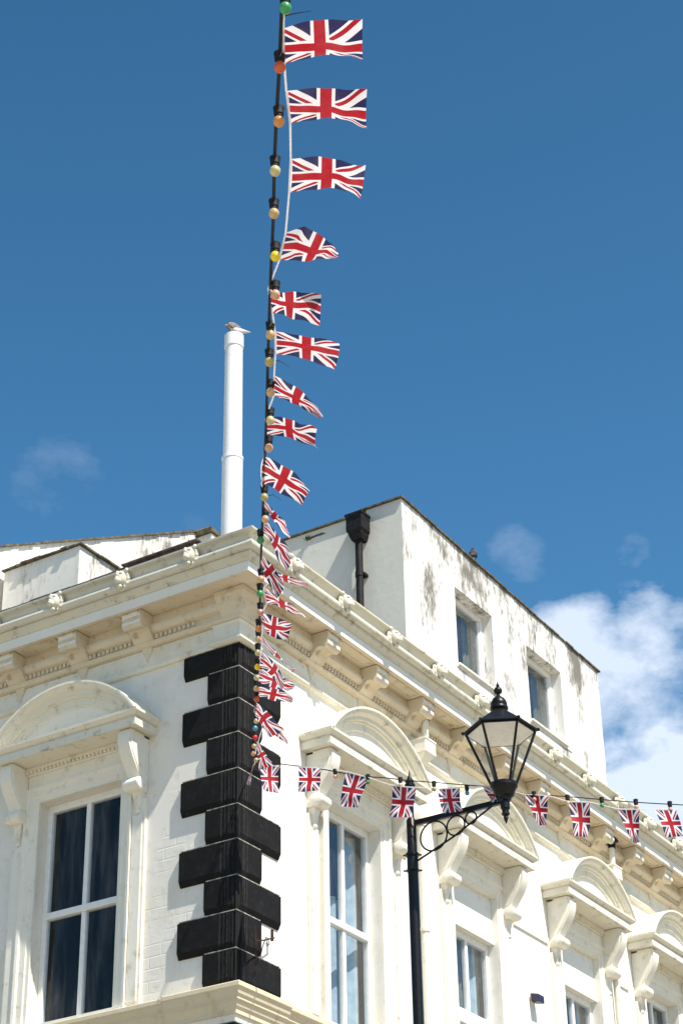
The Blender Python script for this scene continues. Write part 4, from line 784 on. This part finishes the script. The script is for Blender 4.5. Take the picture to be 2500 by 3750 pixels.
for root, CB, BB, rad, drop in ((LS1, CABLE_A, BULBS_A, .0058, .05), (LS2, CABLE_B, BULBS_B, .004, .055)):
    N = 8*(len(CB)-1); m = MB(); m.tube([crv(CB, i/N) for i in range(N+1)], rad, 8); child_shift(m.build('cable', M['rubber'], root, smooth=True), root)
    for (x, y, z, c_) in BB:
        r_ = .0178 if root is LS1 else .017
        q = MB(); q.ball((0, 0, 0), r_, 16, 10, (1, 1, 1.05)); q.lathe([(.010, r_*.85), (.010, r_*1.3)], n=10)
        b = q.build('bulb', BM[c_], root, smooth=True, loc=Vector((x, y, z))-root.location, angle=80)
        q = MB(); q.lathe([(.009, r_*.95), (.0115, r_*1.05), (.0125, r_*1.1), (.0125, r_*1.5), (.0155, r_*1.55), (.0165, drop-.006), (.0185, drop+.004), (.012, drop+.008)], n=12)
        q.build('socket', M['rubber'], b, smooth=True, angle=40)
# loose tails of the cable ties
m = MB()
for i in (2, 9, 12, 15):
    p = Vector(CABLE_A[i])+Vector((0, 0, .0)); d = Vector((.54, -.84, 0)); L = .085
    m.tube([p, p+d*L*.5+Vector((0, 0, .012)), p+d*L+Vector((0, 0, .02 if i == 2 else -.02))], [.0022, .0016, .0008], 5)
child_shift(m.build('cable_tie', M['rubber'], LS1), LS1)
# ------------------------------------------------------------------ small things on the wall
IB = empty('wall_bracket', (.423, 0, 6.8)); tag(IB, 'small rusty wrought iron bracket with a scroll on the black corner quoins', 'bracket')
def tb(pts, r_, nm, mt=M['rust']):
    m = MB(); m.tube([Vector(p)-Vector((.423, 0, 6.8)) for p in pts], r_, 8); return m.build(nm, mt, IB, smooth=True)
tb([(.42, -.055, 6.93), (.42, -.055, 6.84)], .012, 'mounting')
tb([(.43, -.07, 6.865), (.25, -.10, 6.79), (.08, -.13, 6.73)], .006, 'arm')
tb([(.085, -.13, 6.86), (.085, -.13, 6.46)], .005, 'hanging_rod')
tb([(.085, -.13, 6.73), (.02, -.13, 6.75)], .004, 'peg')
tb([(.17, -.11, 6.60), (.24, -.09, 6.74), (.30, -.08, 6.83), (.335, -.08, 6.83), (.345, -.08, 6.79), (.32, -.08, 6.765), (.30, -.08, 6.785)], .0042, 'scroll')
LG = empty('security_light', (4.93, 0, 7.53)); tag(LG, 'small dark box light fixed to the white wall between the second and third windows', 'wall light')
m = MB(); m.loft([[(-.055, -.02, -.04), (.055, -.02, -.04), (.055, -.02, .045), (-.055, -.02, .045)], [(-.06, -.11, -.055), (.06, -.11, -.055), (.06, -.11, .02), (-.06, -.11, .02)]]); m.build('housing', simple('navy_plastic', (.02, .018, .05), .4, .5, .2, 30), LG, bevel=.008)
m = MB(); m.box(-.03, .03, -.02, -.002, -.05, .05); m.build('back_plate', M['trim'], LG, bevel=.003)
def weed(loc, n, size, label, seed):
    rnd = random.Random(seed); m = MB()
    for k in range(n):
        a = rnd.uniform(0, 2*PI); b = rnd.uniform(.2, 1.3); L = size*rnd.uniform(.5, 1); o_ = Vector((rnd.uniform(-.3, .3), rnd.uniform(-.5, .5), rnd.uniform(-.1, .1)))*size
        d = Vector((math.cos(a)*math.cos(b), math.sin(a)*math.cos(b), math.sin(b))); s_ = d.cross(Vector((0, 0, 1))).normalized()*L*.16
        m.add([o_, o_+d*L*.5+s_, o_+d*L, o_+d*L*.5-s_], [(0, 1, 2, 3)])
    o = m.build('weed', M['moss']); o.location = loc; tag(o, label, 'plant')
weed((3.63, 1.67, 12.57), 40, .06, 'green weed growing from a crack in the grey attic side wall', 1)
weed((-.33, .26, 10.175), 70, .05, 'mossy weed tuft on the dark roof edge behind the gutter corner', 2)
weed((4.24, -.03, 6.95), 40, .08, 'tiny green weed on the second window of the sunny face', 4)
# crack in the attic side wall, a dark slot of missing render
m = MB(); m.loft([[(3.652, y, 12.575+.03*math.sin(y*9)+o_) for y, o_ in ((1.66, -.012), (1.58, -.02), (1.50, -.016), (1.45, .0), (1.50, .014), (1.58, .006), (1.66, .0))], [(3.646, y, 12.575+.03*math.sin(y*9)+o_) for y, o_ in ((1.66, -.012), (1.58, -.02), (1.50, -.016), (1.45, .0), (1.50, .014), (1.58, .006), (1.66, .0))]]); m.build('render_crack', M['coping'], BL)
